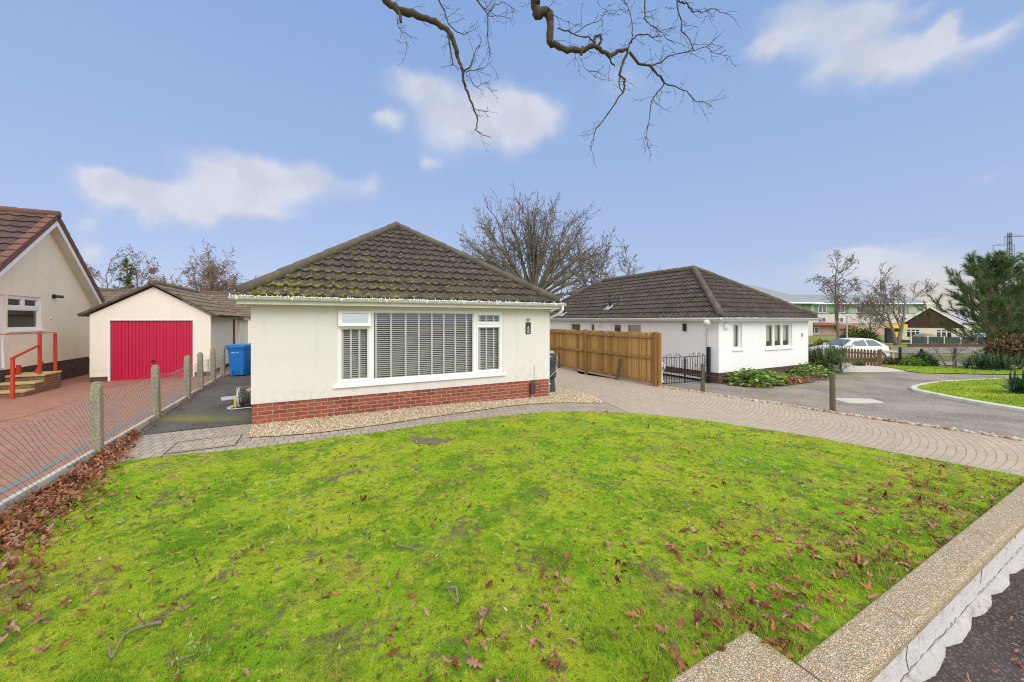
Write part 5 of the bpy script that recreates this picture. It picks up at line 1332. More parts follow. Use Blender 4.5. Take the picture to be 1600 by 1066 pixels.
# bed along the front of the white bungalow
RH = Vector((7.24, 13.0)); D1 = Vector((CA, SA)); D2 = Vector((-SA, CA))
def rh(u, v): q = RH + D1*u + D2*v; return (q.x, q.y)
sheet('soil', [rh(.1, -.02), rh(5.9, -.02), rh(6.3, -.75), rh(4.6, -.9), rh(3.4, -1.35), rh(1.7, -1.25), rh(.2, -.75)], M['soil'], .01, .4)
def leafy_plant(label, u, v, R, H, n, L, seed):
    x, y = rh(u, v); h = thing('leafy_plant', label, 'plant', (x, y, T(x, y)), 0, 'leafy plants below the white wall'); rng = random.Random(seed); V = []; lo = []; fn = []; rn = []
    for i in range(n):
        a = rng.uniform(0, 2*pi); r = R*sqrt(rng.random()); z = H*(1-.75*(r/R)**2)*rng.uniform(.45, 1.05); x_ = rng.random(); l = L*rng.uniform(.6, 1.2)
        a2 = a+rng.gauss(0, .7); el = rng.uniform(-.5, .7); d = Vector((cos(a2)*cos(el), sin(a2)*cos(el), sin(el))); s = Vector((-sin(a2), cos(a2), rng.gauss(0, .3))).normalized()
        c = Vector((r*cos(a), r*sin(a), z)); st = len(V); nn = Vector((0, 0, 1))
        V += [c, c+d*l*.35+s*l*.3+nn*l*.05, c+d*l*.75+s*l*.26, c+d*l-nn*l*.15, c+d*l*.75-s*l*.26, c+d*l*.35-s*l*.3+nn*l*.05, c+d*l*.5-nn*l*.04]
        for a_, b_ in ((0,1),(1,2),(2,3),(3,4),(4,5),(5,0)): lo += [st+6, st+a_, st+b_]; fn.append(3)
        rn += [x_]*7
    numpy_mesh('foliage', np.array([tuple(v) for v in V]), fn, lo, M['bed_leaf'], {'rnd': rn}, None, h)
leafy_plant('large-leaved green plant nearest the corner of the white wall', .75, -.58, .62, .52, 300, .19, 1)
leafy_plant('large-leaved green plant next along from the wall corner', 1.65, -.65, .6, .46, 280, .18, 2)
leafy_plant('fine bright green low plant below the triple window', 2.9, -.4, .85, .25, 900, .07, 3)
leafy_plant('glossy green clump at the right end of the flower bed', 4.85, -.58, .72, .48, 360, .16, 4)

# ---------------------------------------------------------------- fallen leaves, grass, twigs
M['fallen'] = leafy('fallen_leaf', [(0, (.11, .038, .022)), (.3, (.25, .085, .04)), (.55, (.36, .155, .085)), (.8, (.46, .27, .21)), (1, (.42, .17, .045))], .15, .6)
def leaves(name, c, size, seed, dz=.015, tilt=.35):
    rng = np.random.default_rng(seed); n = len(c)
    out = np.array([(-.5,0),(-.36,.10),(-.22,.06),(-.12,.22),(.02,.09),(.16,.24),(.26,.10),(.40,.13),(.5,0),(.40,-.13),(.26,-.10),(.16,-.24),(.02,-.09),(-.12,-.22),(-.22,-.06),(-.36,-.10)])
    m = len(out); s = size*rng.uniform(.45, 1.3, (n, 1)); wid = rng.uniform(.8, 1.3, (n, 1))
    X = out[None, :, 0]*s*1.0; Y = out[None, :, 1]*s*wid; curl = rng.normal(0, .9, (n, 1)); c2 = rng.normal(.3, .9, (n, 1))
    Zl = (X**2*curl + Y**2*c2*2.2)/size*1.1
    a, b, g = rng.uniform(0, 2*pi, (n, 1)), rng.normal(0, tilt, (n, 1)), rng.normal(0, tilt, (n, 1))
    Y2, Z2 = Y*np.cos(b)-Zl*np.sin(b), Y*np.sin(b)+Zl*np.cos(b); X2, Z3 = X*np.cos(g)-Z2*np.sin(g), X*np.sin(g)+Z2*np.cos(g)
    Xr, Yr = X2*np.cos(a)-Y2*np.sin(a), X2*np.sin(a)+Y2*np.cos(a)
    z = np.array([T(*q) for q in c])[:, None] + dz + np.abs(rng.normal(0, .012, (n, 1))) - np.minimum(0, Z3.min(1, keepdims=True))*.8
    V = np.stack([Xr+c[:, :1], Yr+c[:, 1:2], Z3+z], 2)
    ctr = V.mean(1, keepdims=True); V = np.concatenate([V, ctr], 1).reshape(-1, 3)
    tri = np.array([(m, i, (i+1) % m) for i in range(m)]); loops = (tri[None]+(m+1)*np.arange(n)[:, None, None]).ravel()
    return numpy_mesh(name, V, np.full(n*m, 3), loops, M['fallen'], {'rnd': np.repeat(rng.random(n), m+1)}, 'stuff')
rng = np.random.default_rng(77)
def uv_pts(u, v): return np.array([W(a, b) for a, b in zip(u, v)])
c = []
n = 4600; v = rng.uniform(-6.6, .2, n); wd = np.interp(v, [-6.6, -4.5, -2.6, -1.0, .2], [1.05, .95, .62, .3, .1]); u = -1.62 + np.abs(rng.normal(0, .42, n))*wd + rng.uniform(0, .3, n)*wd
c.append(uv_pts(u, v))
heap = np.concatenate(c); o = leaves('leaf_drift', heap, .07, 1, .02, .55); 
n = 300; v = rng.uniform(.2, 7, n); u = -1.62+np.abs(rng.normal(0, .1, n)); leaves('leaf_litter', uv_pts(u, v), .05, 2, .012)
# scattered over the lawn, thicker towards the coping
n = 4200; q = np.stack([rng.uniform(-1.6, 8.6, n), rng.uniform(-6.85, 0, n)], 1)
p = .01 + .3*np.exp(-((q[:, 1]+6.7)/.5)**2)*np.clip((q[:, 0]-1.2)/1., 0, 1) + .6*np.exp(-((q[:, 0]-3.0)/1.5)**2-((q[:, 1]+6.3)/.75)**2) + .35*np.exp(-((q[:, 0]-5.4)/1.3)**2-((q[:, 1]+6.0)/.6)**2)
q = q[rng.random(n) < p]
w_ = uv_pts(q[:, 0], q[:, 1]); w_ = w_[inside(LAWN, w_[:, 0], w_[:, 1])]
# little clumps of leaves
cl = np.stack([rng.uniform(-.8, 7.8, 80), -6.6+4.4*rng.random(80)**1.9], 1); cc = np.repeat(cl, rng.integers(1, 8, 80), 0); cc = cc + rng.normal(0, .07, cc.shape); cw = uv_pts(cc[:, 0], cc[:, 1]); cw = cw[inside(LAWN, cw[:, 0], cw[:, 1])]
leaves('fallen_leaves', cw, .058, 5, .008, .26)
big = np.stack([rng.uniform(1.2, 8.8, 300), -6.88+np.abs(rng.normal(0, .36, 300))], 1); cl2 = np.stack([rng.uniform(1.6, 7.5, 34), -6.8+np.abs(rng.normal(0, .42, 34))], 1); cl2 = np.repeat(cl2, rng.integers(4, 11, 34), 0); big = np.concatenate([big, cl2+rng.normal(0, .07, cl2.shape)]); bw = uv_pts(big[:, 0], big[:, 1]); bw = bw[inside(LAWN, bw[:, 0], bw[:, 1])]
leaves('leaf_scatter', np.concatenate([bw, w_]), .078, 15, .008, .3)
# dead leaves heaped at the front of the bed
n = 420; u = rng.normal(2.4, .65, n); v = -1.0 + rng.normal(0, .16, n); hp = np.array([rh(a, b) for a, b in zip(u, v)])
leaves('dead_leaf_heap', hp, .13, 6, .05, .8)
n = 90; leaves('leaf_litter', np.array([rh(a, b) for a, b in zip(rng.normal(3.6, .6, n), rng.normal(-1.2, .12, n))]), .07, 8, .02)

M['blade'] = leafy('grass_blade', [(0, (.12, .255, .012)), (.3, (.23, .40, .012)), (.6, (.37, .52, .025)), (.87, (.52, .60, .055)), (.96, (.56, .48, .16)), (1, (.52, .40, .2))], .35, .5, lawn=True)
def grass(name, poly, specs, seed, dz=.01):
    rng = np.random.default_rng(seed); xs = [q[0] for q in poly]; ys = [q[1] for q in poly]; C = []; Hh = []; Wd = []
    for d0, d1, dens, hgt, wid in specs:
        A = (max(xs)-min(xs))*(max(ys)-min(ys)); n = int(A*dens)
        q = np.stack([rng.uniform(min(xs), max(xs), n), rng.uniform(min(ys), max(ys), n)], 1); dist = np.hypot(q[:, 0], q[:, 1])
        q = q[(dist >= d0) & (dist < d1) & (np.abs(q[:, 0]) < 1.55*q[:, 1]+.5)]; q = q[inside(poly, q[:, 0], q[:, 1])]
        # tufts: thin out by a smooth random field
        f = np.sin(q[:, 0]*5.1+np.sin(q[:, 1]*3.3)*1.7)*np.sin(q[:, 1]*4.3+np.sin(q[:, 0]*2.9)*2.1) + .6*np.sin(q[:, 0]*13+q[:, 1]*7)*np.sin(q[:, 1]*11-q[:, 0]*5)
        q = q[rng.random(len(q)) < np.clip(.75+.4*f, .12, 1)]
        f = np.sin(q[:, 0]*5.1+np.sin(q[:, 1]*3.3)*1.7)*np.sin(q[:, 1]*4.3+np.sin(q[:, 0]*2.9)*2.1)
        uv = (q-np.array([AX, AY])) @ np.array([[CA, -SA], [SA, CA]])
        edge = 1 + .9*np.exp(-((uv[:, 1]+6.8)/.45)**2)
        C.append(q); Hh.append(hgt*(1+.35*f)*edge*rng.uniform(.45, 1.3, len(q))); Wd.append(wid*rng.uniform(.6, 1.3, len(q)))
    C = np.concatenate(C); H = np.concatenate(Hh); Wd = np.concatenate(Wd); n = len(C)
    uv = (C-np.array([AX, AY])) @ np.array([[CA, -SA], [SA, CA]])
    z = np.array([T(*q) for q in C]) + dz
    a = rng.uniform(0, 2*pi, n); el = rng.uniform(.25, 1.35, n); d = np.stack([np.cos(a)*np.cos(el), np.sin(a)*np.cos(el), np.sin(el)], 1)
    s = np.stack([-np.sin(a), np.cos(a), np.zeros(n)], 1)*Wd[:, None]/2; B = np.stack([C[:, 0], C[:, 1], z], 1)
    m = B + d*(H*.55)[:, None]; t = B + d*H[:, None]; t[:, 2] -= H*.28*np.cos(el); t[:, :2] += d[:, :2]*(H*.25)[:, None]
    V = np.stack([B-s, B+s, m+s*.8, m-s*.8, t], 1).reshape(-1, 3)
    k = 5*np.arange(n)[:, None]; quad = (np.array([0, 1, 2, 3])+k); tri = (np.array([3, 2, 4])+k)
    loops = np.concatenate([quad, tri], 1).ravel(); fn = np.tile([4, 3], n)
    return numpy_mesh(name, V, fn, loops, M['blade'], {'rnd': np.repeat(np.clip(rng.beta(2., 2.2, n), 0, 1), 5)}, 'stuff')
g = grass('grass', LAWN, [(0, 3.0, 9500, .031, .003), (3.0, 4.5, 5600, .028, .0042), (4.5, 6.5, 3200, .023, .0055), (6.5, 14, 1800, .02, .008)], 12)
grass('grass', ISL, [(0, 60, 500, .05, .02)], 13, .05); grass('grass', VERGE, [(0, 80, 260, .06, .03)], 14)

def lawn_debris():
    r = np.random.default_rng(21); n = 9000; q = np.stack([r.uniform(-1.6, 8.8, n), -6.9+7*r.random(n)**1.3], 1); w = uv_pts(q[:, 0], q[:, 1]); w = w[inside(LAWN, w[:, 0], w[:, 1])]
    f = np.sin(w[:, 0]*2.3+1)*np.sin(w[:, 1]*2.9)+.5*np.sin(w[:, 0]*6.1)*np.sin(w[:, 1]*5.3+2)
    w = w[r.random(len(w)) < np.clip(.45+.5*f, .08, 1)]
    z = np.array([T(*a) for a in w])+.012+r.uniform(.006, .02, len(w))
    M['crumb'] = leafy('lawn_debris', [(0, (.06, .035, .02)), (.45, (.20, .10, .055)), (.7, (.34, .24, .12)), (.85, (.52, .46, .26)), (1, (.34, .18, .13))], .1, .7)
    o = leaf_cloud('leaf_crumbs', np.column_stack([w, z]), .017, M['crumb'], 3, stretch=2.2, kind='stuff')
    n = 34; q = np.stack([r.uniform(-1, 8, n), r.uniform(-6.5, -1.5, n)], 1); c = uv_pts(q[:, 0], q[:, 1]); c = c[inside(LAWN, c[:, 0], c[:, 1])]
    m = np.repeat(c, 22, 0); m = m + r.normal(0, .045, m.shape); z = np.array([T(*a) for a in m])+.02+r.uniform(.0, .02, len(m))
    M['weed'] = leafy('pale_weed', [(0, (.17, .31, .08)), (1, (.36, .46, .22))], .2, .6)
    leaf_cloud('weeds', np.column_stack([m, z]), .017, M['weed'], 4, stretch=2., kind='stuff')
lawn_debris()

def twig(label, pix, r, seed, dz=.03):
    rr_ = random.Random(seed); pts = [Vector((*G(*q), 0)) for q in pix]
    for q in pts: q.z = T(q.x, q.y)+dz
    o = thing('fallen_twig', label, 'twig', pts[0], 0, 'twigs fallen on the lawn'); k = MB(); ps = [q-pts[0] for q in pts]
    for q in ps[1:-1]: q.z += rr_.uniform(0, .012)
    k.tube(ps, [r*(1-.5*i/(len(ps)-1)) for i in range(len(ps))], 6)
    for q in ps[1:]:
        if rr_.random() < .6:
            d = Vector((rr_.uniform(-1, 1), rr_.uniform(-1, 1), .2)).normalized(); k.tube([q, q+d*r*9, q+d*r*14+Vector((r*3, 0, 0))], [r*.5, r*.35, r*.2], 4, False)
    k.build('wood', M['twig'], o, True)
twig('pale thick twig lying on the lawn near the bottom left', [(253, 979), (228, 985), (208, 994), (193, 1003), (174, 1037)], .011, 1)
twig('short pale forked stick on the bare middle of the lawn', [(697, 926), (713, 927), (716, 949)], .010, 2)
twig('thin dark twig across the middle of the lawn', [(620, 858), (640, 861), (652, 868), (668, 862)], .007, 3)
twig('thin twig among leaves at the upper left of the lawn', [(240, 792), (262, 790), (288, 790), (293, 796)], .006, 4)
twig('slender twig lying near the brown patch left of centre', [(575, 783), (598, 779), (606, 793), (616, 796)], .006, 5)
twig('thin crooked twig near the leaf drift at the left', [(20, 904), (42, 895), (62, 878)], .007, 6)
twig('long fine twig at the bottom of the lawn among red leaves', [(258, 1045), (290, 1037), (312, 1028), (332, 1022)], .005, 7)
twig('pale thin twig close to the coping among fallen leaves', [(1137, 888), (1160, 896), (1171, 913)], .005, 8)
def pav_litter():
    rng = np.random.default_rng(5); uv = np.stack([rng.uniform(3.2, 8, 260), -7.25-np.abs(rng.normal(0, .35, 260))], 1); p = uv_pts(uv[:, 0], uv[:, 1])
    global T
    T0 = T
    T = lambda x, y: PAVZ
    leaves('leaf_litter', p, .035, 9, .004, .2); T = T0
    k = MB(); 
    for i in range(60):
        u, v_ = rng.uniform(3.4, 8), -7.4-abs(rng.normal(0, .4)); x, y = W(u, v_); a = rng.uniform(0, 2*pi); l = rng.uniform(.04, .3)
        k.tube([(x, y, PAVZ+.006), (x+l*.5*cos(a), y+l*.5*sin(a), PAVZ+.012), (x+l*cos(a+.4), y+l*sin(a+.4), PAVZ+.006)], .0022, 4, False)
    o = k.build('twig_litter', M['twig']); o['kind'] = 'stuff'
pav_litter()
# ---------------------------------------------------------------- the oak whose boughs hang into the view
def overhead_oak():
    base = Vector((1.6, -5.2, -.3)); h = thing('oak_tree', 'bare lichen-covered oak boughs hanging down from above the lawn', 'tree', base)
    rng = random.Random(14)
    def Z(x, y): return 560+x/2.667, y/2.667
    # boughs surveyed by sight line at their distance, listed as (points, distance start, end, radius start, end)
    B = {'limb': [], 'twig': []}
    left = [
        ([(105,-6),(165,40),(250,70),(320,90),(375,130),(395,165),(410,225)], 4.2, 4.3, .042, .026), ([(410,225),(420,262),(437,300),(437,340),(452,380),(470,425),(483,455),(497,500),(490,545),(515,560),(552,575)], 4.3, 4.4, .02, .003),
        ([(150,20),(172,60),(178,95)], 4.2, 4.15, .025, .012), ([(490,-6),(520,35),(540,60),(538,110),(540,170),(546,205),(545,245)], 4.6, 4.6, .010, .003), ([(540,62),(570,20),(610,10),(660,45)], 4.6, 4.7, .006, .002), ([(540,70),(600,68),(640,80)], 4.6, 4.6, .005, .002),
        ([(330,-6),(360,50),(375,100),(405,128),(440,145),(470,130)], 4.3, 4.4, .009, .003), ([(372,140),(380,190),(390,235),(390,275)], 4.25, 4.2, .011, .006), ([(437,300),(468,275),(480,240),(492,205),(510,180),(512,150)], 4.3, 4.4, .008, .003),
        ([(437,300),(490,292),(530,280),(560,250)], 4.3, 4.3, .006, .002), ([(470,335),(490,365),(520,345),(555,350)], 4.3, 4.3, .004, .002), ([(483,455),(520,460),(545,490)], 4.4, 4.4, .004, .002), ([(160,60),(165,110),(190,150),(212,205)], 4.2, 4.1, .004, .002)]
    right = [
        ([(735,-10),(738,25),(745,65),(770,50),(800,52),(800,100),(797,178),(830,190),(870,212),(940,207),(985,190)], 4.0, 4.1, .05, .026), ([(985,190),(1012,212),(1045,232),(1080,215),(1122,205)], 4.1, 4.2, .024, .018),
        ([(1122,208),(1100,270),(1090,310),(1112,330),(1108,385),(1090,400),(1072,425),(1030,490),(990,540),(978,580),(965,618)], 4.2, 4.1, .014, .003), ([(1090,310),(1085,350),(1100,385)], 4.2, 4.15, .008, .006),
        ([(1130,215),(1165,265),(1215,275),(1250,315),(1275,350)], 4.2, 4.3, .015, .011), ([(1275,350),(1245,385),(1222,420),(1212,500),(1200,560),(1205,605),(1220,652)], 4.3, 4.3, .008, .002), ([(1275,350),(1310,358),(1370,380),(1400,420),(1440,425),(1475,442)], 4.3, 4.4, .008, .002),
        ([(1122,205),(1140,165),(1165,145),(1195,145),(1230,155),(1270,150),(1320,185)], 4.2, 4.3, .010, .003), ([(1215,275),(1260,262),(1285,240),(1320,225),(1395,212),(1452,195),(1490,160),(1527,125)], 4.3, 4.4, .009, .002), ([(1452,195),(1490,225),(1560,235)], 4.4, 4.4, .004, .002),
        ([(1330,-6),(1330,40),(1345,90),(1350,135),(1380,165),(1397,210)], 4.5, 4.4, .009, .005), ([(1195,-6),(1192,50),(1195,85),(1225,110),(1252,132),(1310,115)], 4.4, 4.4, .008, .003), ([(1335,5),(1365,15),(1390,45),(1432,52),(1470,35),(1545,60)], 4.5, 4.5, .011, .003),
        ([(830,118),(870,128),(910,148),(960,155),(990,178)], 4.05, 4.1, .006, .008), ([(905,135),(950,105),(1000,90),(1025,55),(1048,15)], 4.1, 4.15, .005, .002), ([(978,185),(985,150),(1005,150),(1015,165),(1000,190)], 4.1, 4.1, .013, .012), ([(1045,230),(1050,250),(1068,277)], 4.1, 4.1, .011, .007),
        ([(1140,180),(1142,120),(1135,60),(1120,25),(1090,-5)], 4.2, 4.2, .006, .003), ([(935,200),(930,230)], 4.1, 4.08, .02, .012), ([(810,60),(850,85),(880,90)], 4., 4., .004, .002), ([(905,230),(900,280)], 4.1, 4.1, .003, .0015), ([(920,235),(950,290),(990,325)], 4.1, 4.1, .003, .0015)]
    for name, fam, root in (('limb', left, (105, -6)), ('limb', right, (735, -10))):
        k = MB(); w = MB()
        for pts, y0, y1, r0, r1 in fam:
            n = len(pts); P3 = []
            for i, q in enumerate(pts):
                a = P(*Z(*q), y0+(y1-y0)*i/(n-1)); P3.append(a-base)
            # finer, slightly knotty line
            fine = []; rad = []
            for i in range(n-1):
                for s in range(4):
                    t = s/4; a = P3[i].lerp(P3[i+1], t); j = .004 if r0 > .01 else .0025
                    fine.append(a+Vector((rng.gauss(0, j), rng.gauss(0, j*2), rng.gauss(0, j)))); x = (i+t)/(n-1); rad.append((r0+(r1-r0)*x)*rng.uniform(.88, 1.14))
            fine.append(P3[-1]); rad.append(r1)
            k.tube(fine, rad, 9 if r0 > .012 else 5)
            # spur twigs with buds
            L = sum((fine[i+1]-fine[i]).length for i in range(len(fine)-1))
            m = int(L*(17 if r0 < .012 else 5))
            for _ in range(m):
                i = rng.randrange(1, len(fine)-1); d = (fine[i+1]-fine[i]).normalized(); q = rot_about(d, radians(rng.uniform(30, 75)), rng); l = rng.uniform(.06, .26)
                tw = [fine[i]]; dd = q
                for s in range(4):
                    dd = (dd + Vector((rng.gauss(0, .22), rng.gauss(0, .22), rng.gauss(0, .2)))).normalized(); tw.append(tw[-1]+dd*l/4)
                w.tube(tw, [.0030, .0026, .0022, .0018, .0012], 3, False)
                for s in (2, 3, 4):
                    if rng.random() < .6:
                        b = tw[s]; e = b+rot_about(dd, radians(rng.uniform(20, 60)), rng)*rng.uniform(.025, .08); w.tube([b, e], [.0018, .0012], 3, False); w.tube([e, e+(e-b).normalized()*.012], [.0032, .0012], 4)
                w.tube([tw[-1], tw[-1]+dd*.012], [.0032, .001], 4)
        f = P(*Z(*root), 4.2 if fam is left else 4.0)-base
        join = Vector((-.2, 1.0, 8.2)) if fam is left else Vector((.1, 1.1, 7.6))
        k.tube([join, join.lerp(f, .35)+Vector((0, 0, .5)), join.lerp(f, .7)+Vector((0, 0, .4)), f], [.12, .1, .075, .043 if fam is left else .051], 10)
        b = k.build(name, M['oak'], h, True); w.build('twigs', M['oak'], b)['kind'] = 'stuff'
    t = MB(); t.tube([(0, 0, -.2), (.05, 0, 1.5), (0, .2, 4.5), (-.1, .8, 7.0), (-.05, 1.05, 8.4)], [.42, .34, .28, .22, .12], 14)
    t.build('trunk', M['oak'], h, True)
overhead_oak()

# ---------------------------------------------------------------- far side of the road
def picket():
    a = Vector((*G(1304, 567), 0)); b = Vector((*G(1372, 572), 0)); a.z = T(a.x, a.y); b.z = T(b.x, b.y)
    h = thing('picket_fence', 'weathered brown picket fence with pointed pales in front of the white car', 'fence', a, atan2(b.y-a.y, b.x-a.x)); L = (b-a).length; k = MB(); n = 15
    for i in range(n):
        x = L*i/(n-1); k.prism([(x-.05, .05), (x+.05, .05), (x+.05, .8), (x, .88), (x-.05, .8)], -.02, .0)
    k.build('pale', M['picket'], h)
    k = MB(); k.box(0, L, .001, .04, .22, .3); k.box(0, L, .001, .04, .6, .68); k.build('rail', M['picket'], h)
    for x in (-.08, L+.08):
        k = MB(); k.box(x-.05, x+.05, -.03, .06, -.1, .9); k.build('post', M['picket'], h)
picket()

def car(name, label, loc, rz, paint, kind='hatch', Lc=4.1):
    h = thing(name, label, 'car', loc, rz, None)
    # stations along the length: x, z of shoulder, z of roof, half widths at shoulder and roof
    st = [(-2.02, .62, .62, .62, .60), (-1.9, .80, .80, .78, .7), (-1.2, .93, .94, .84, .72), (-.95, .95, 1.0, .85, .72), (-.25, .96, 1.38, .86, .58), (.35, .96, 1.46, .87, .56), (1.05, .97, 1.43, .86, .55), (1.55, .98, 1.22, .84, .56), (1.85, .95, .98, .80, .68), (2.0, .75, .75, .74, .66)]
    body = MB(); rows = []
    for x, zs, zr, ws, wr in st:
        top = zr; mid = zr-.02 if zr > zs+.03 else zs
        half = [(0, .22), (ws*.92, .22), (ws, .42), (ws, zs*.82), (ws*.97, zs), (wr*1.04, zs+(zr-zs)*.93), (wr*.8, zr), (0, zr+.015)]
        rows.append([body.p((x, y, z)) for y, z in half] + [body.p((x, -y, z)) for y, z in half[-2:0:-1]])
    for a, b in zip(rows, rows[1:]):
        n = len(a)
        for i in range(n): body.f.append([a[i], a[(i+1)%n], b[(i+1)%n], b[i]])
    body.f.append(rows[0][::-1]); body.f.append(rows[-1])
    body.build('body', paint, h, True)
    g = MB()
    def side(s):
        def at(x, t):
            xs = [q[0] for q in st]; f = lambda i: float(np.interp(x, xs, [q[i] for q in st]))
            zs, zr, ws, wr = f(1), f(2), f(3), f(4); return (x, s*(ws*.97+(wr*1.04-ws*.97)*t+.012), zs+(zr-zs)*.93*t)
        for x0, x1, x2, x3 in ((-.78, -.2, .42, .42), (.5, .5, 1.05, 1.42)):
            p0 = at(x0, .1); p1 = at(x1 if x1 > x0 else x0, .9); p2 = at(x2, .9); p3 = at(x3, .1)
            n = 5
            for i in range(n):
                t0, t1 = i/n, (i+1)/n
                lo = lambda t: at(x0+(x3-x0)*t, .1); hi = lambda t: at(x1+(x2-x1)*t, .88)
                g.poly([lo(t0), lo(t1), hi(t1), hi(t0)])
    side(1); side(-1); g.build('side_glass', M['carglass'], h)
    for nm, (xa, za, wa), (xb, zb, wb) in (('windscreen', (-.93, 1.02, .68), (-.3, 1.37, .52)), ('rear_window', (1.80, 1.06, .62), (1.2, 1.41, .48))):
        o = -.012 if xa < 0 else .012; g = MB()
        g.poly([(xa+o*2, -wa, za), (xa+o*2, wa, za), (xb+o*2, wb, zb+.012), (xb+o*2, -wb, zb+.012)])
        g.build(nm, M['carglass'], h)
    for x in (-1.28, 1.3):
        for s in (-1, 1):
            k = MB(); k.tube([(x, s*.70, .31), (x, s*.88, .31)], .31, 20); w = k.build('wheel', M['black'], h)
            k = MB(); k.tube([(x, s*.87, .31), (x, s*.895, .31)], .19, 16); k.build('rim', M['chrome'], w)
    for s in (-1, 1):
        k = MB(); k.box(-1.99, -1.75, s*.66-.12, s*.66+.12, .63, .76); k.build('headlight', M['glassy'], h, bevel=.02)
        k = MB(); k.box(1.83, 1.99, s*.68-.1, s*.68+.1, .74, .95); k.build('tail_light', M['taillight'], h, bevel=.02)
        k = MB(); k.box(-.72, -.58, s*.93-.1, s*.93+.1, .98, 1.1); k.build('mirror', paint, h, bevel=.02)
    return h
M['glassy'] = plain('headlight_lens', (.6, .62, .65), .1); M['taillight'] = plain('tail_light_red', (.35, .02, .02), .3)
q = P(1325, 520, 23.6); car('parked_car', 'white hatchback parked behind the weathered picket fence', (q.x, q.y, T(q.x, q.y)-.13), .04, M['carwhite'])
q = P(1448, 520, 52); car('parked_car', 'dull red car parked in front of the brown gabled bungalow', (q.x, q.y, T(q.x, q.y)+.05), pi+.25, M['carred'])
q = P(1512, 520, 50); car('parked_car', 'pale silver car parked behind the mesh-topped wall near the pine', (q.x, q.y, T(q.x, q.y)+.1), .2, M['carsilver'])
q = P(1536, 520, 47); car('parked_car', 'second pale car mostly hidden by the pine trunk', (q.x, q.y, T(q.x, q.y)+.1), .1, M['carwhite'])
def lamp_post():
    q = P(1323.5, 530, 29); h = thing('lamp_post', 'thin pale grey lamp post in front of the conifer bush', 'lamp post', (q.x, q.y, T(q.x, q.y)))
    k = MB(); k.tube([(0, 0, 0), (0, 0, .6), (0, 0, .62), (0, 0, 2.95)], [.075, .075, .05, .045], 8); k.build('column', M['lamp'], h)
    k = MB(); k.tube([(0, 0, 2.93), (.18, 0, 3.03), (.45, 0, 3.08)], [.045, .04, .05], 6); k.build('arm', M['lamp'], h)
lamp_post()

def far_block():
    q = P(1185, 520, 92); z = T(q.x, q.y); h = thing('apartment_block', 'long three-storey block with green striped upper floor and grey metal roof', 'building', (q.x, q.y, z), -.02)
    L = 40.0
    k = MB(); k.box(-6, L, 0, 12, 2.8, 5.25); k.build('wall', M['pinkwall'], h)
    k = MB(); k.box(-6, L, .1, 12, -.5, 2.8); k.build('brick_wall', M['farbrick'], h)
    k = MB(); k.box(-6, L, -.15, 12, 5.25, 7.55); k.build('green_cladding', M['green_clad'], h)
    k = MB()
    ids = [(-7, -.9, 7.75), (L+.5, -.9, 7.75), (L+.5, 5.5, 10.3), (14, 5.5, 10.3), (-7, 5.5, 10.3)]
    k.poly(ids); k.poly([(-7, 13, 7.75), (L+.5, 13, 7.75), (L+.5, 5.5, 10.3), (-7, 5.5, 10.3)]); k.poly([(L+.5, -.9, 7.75), (L+.5, 13, 7.75), (L+.5, 5.5, 10.3)]); k.poly([(-7, -.9, 7.75), (-7, 13, 7.75), (-7, 5.5, 10.3)])
    k.box(-7, L+.5, -.9, 12, 7.55, 7.74)
    k.build('roof', M['slate_roof'], h)
    k = MB(); k.box(-7.02, L+.52, -1.0, -.905, 7.5, 7.8); k.build('fascia', M['upvc'], h)
    w = thing('apartment_block', 'nearer wing of the green-panelled block with a hipped grey roof', 'building', (q.x-1.5, q.y-6, z), .12)
    k = MB(); k.box(-12, 11.5, 0, 5.5, 5.2, 7.5); k.build('green_cladding', M['green_clad'], w)
    k = MB(); k.box(-12, 11.5, .2, 5.5, -.5, 5.2); k.build('wall', M['pinkwall'], w)
    k = MB(); k.poly([(-13, -1, 7.7), (13, -1, 7.7), (5, 3.5, 10.7), (-1, 3.5, 12.0), (-13, 3.5, 12.0)]); k.poly([(13, -1, 7.7), (13, 6, 7.7), (5, 3.5, 10.7)]); k.box(-13, 13, -1, 6, 7.5, 7.69); k.build('roof', M['slate_roof'], w)
    k = MB(); k.box(-13, 13.02, -1.1, -1.005, 7.45, 7.78); k.build('fascia', M['upvc'], w)
    def win(par, x, z0, ww, hh, y):
        k = MB(); k.box(x, x+ww, y-.09, y-.02, z0, z0+hh); o = k.build('window', M['upvc'], par)
        k = MB(); k.box(x+.12, x+ww/2-.07, y-.11, y-.092, z0+.12, z0+hh-.12); k.box(x+ww/2+.07, x+ww-.12, y-.11, y-.092, z0+.12, z0+hh-.12); k.build('pane', M['farglass'], o)
    for x in (14.4, 18.9, 23.6, 28.6, 33.5): win(h, x, 5.45, 2.0, 1.9, -.15)
    for x in (14.5, 18.8, 28.7, 34.2): win(h, x, 3.1, 1.9, 1.25, 0)
    for x in (12.6, 20.6, 31.5): win(h, x, .3, 2.2, 1.6, .1)
    b = MB(); b.box(12.4, 18.5, -1.5, .05, 2.35, 3.0); b.box(18.6, 22.5, -1.2, .05, 1.5, 2.5); b.build('porch', M['porchbrick'], h)
M['porchbrick'] = plain('red_far_brick', (.36, .13, .085), .9, .15, .5); M['pinkwall'] = plain('pinkish_render', (.58, .54, .53), .9, .05); M['farbrick'] = plain('far_brick', (.44, .31, .26), .9, .2, .5)
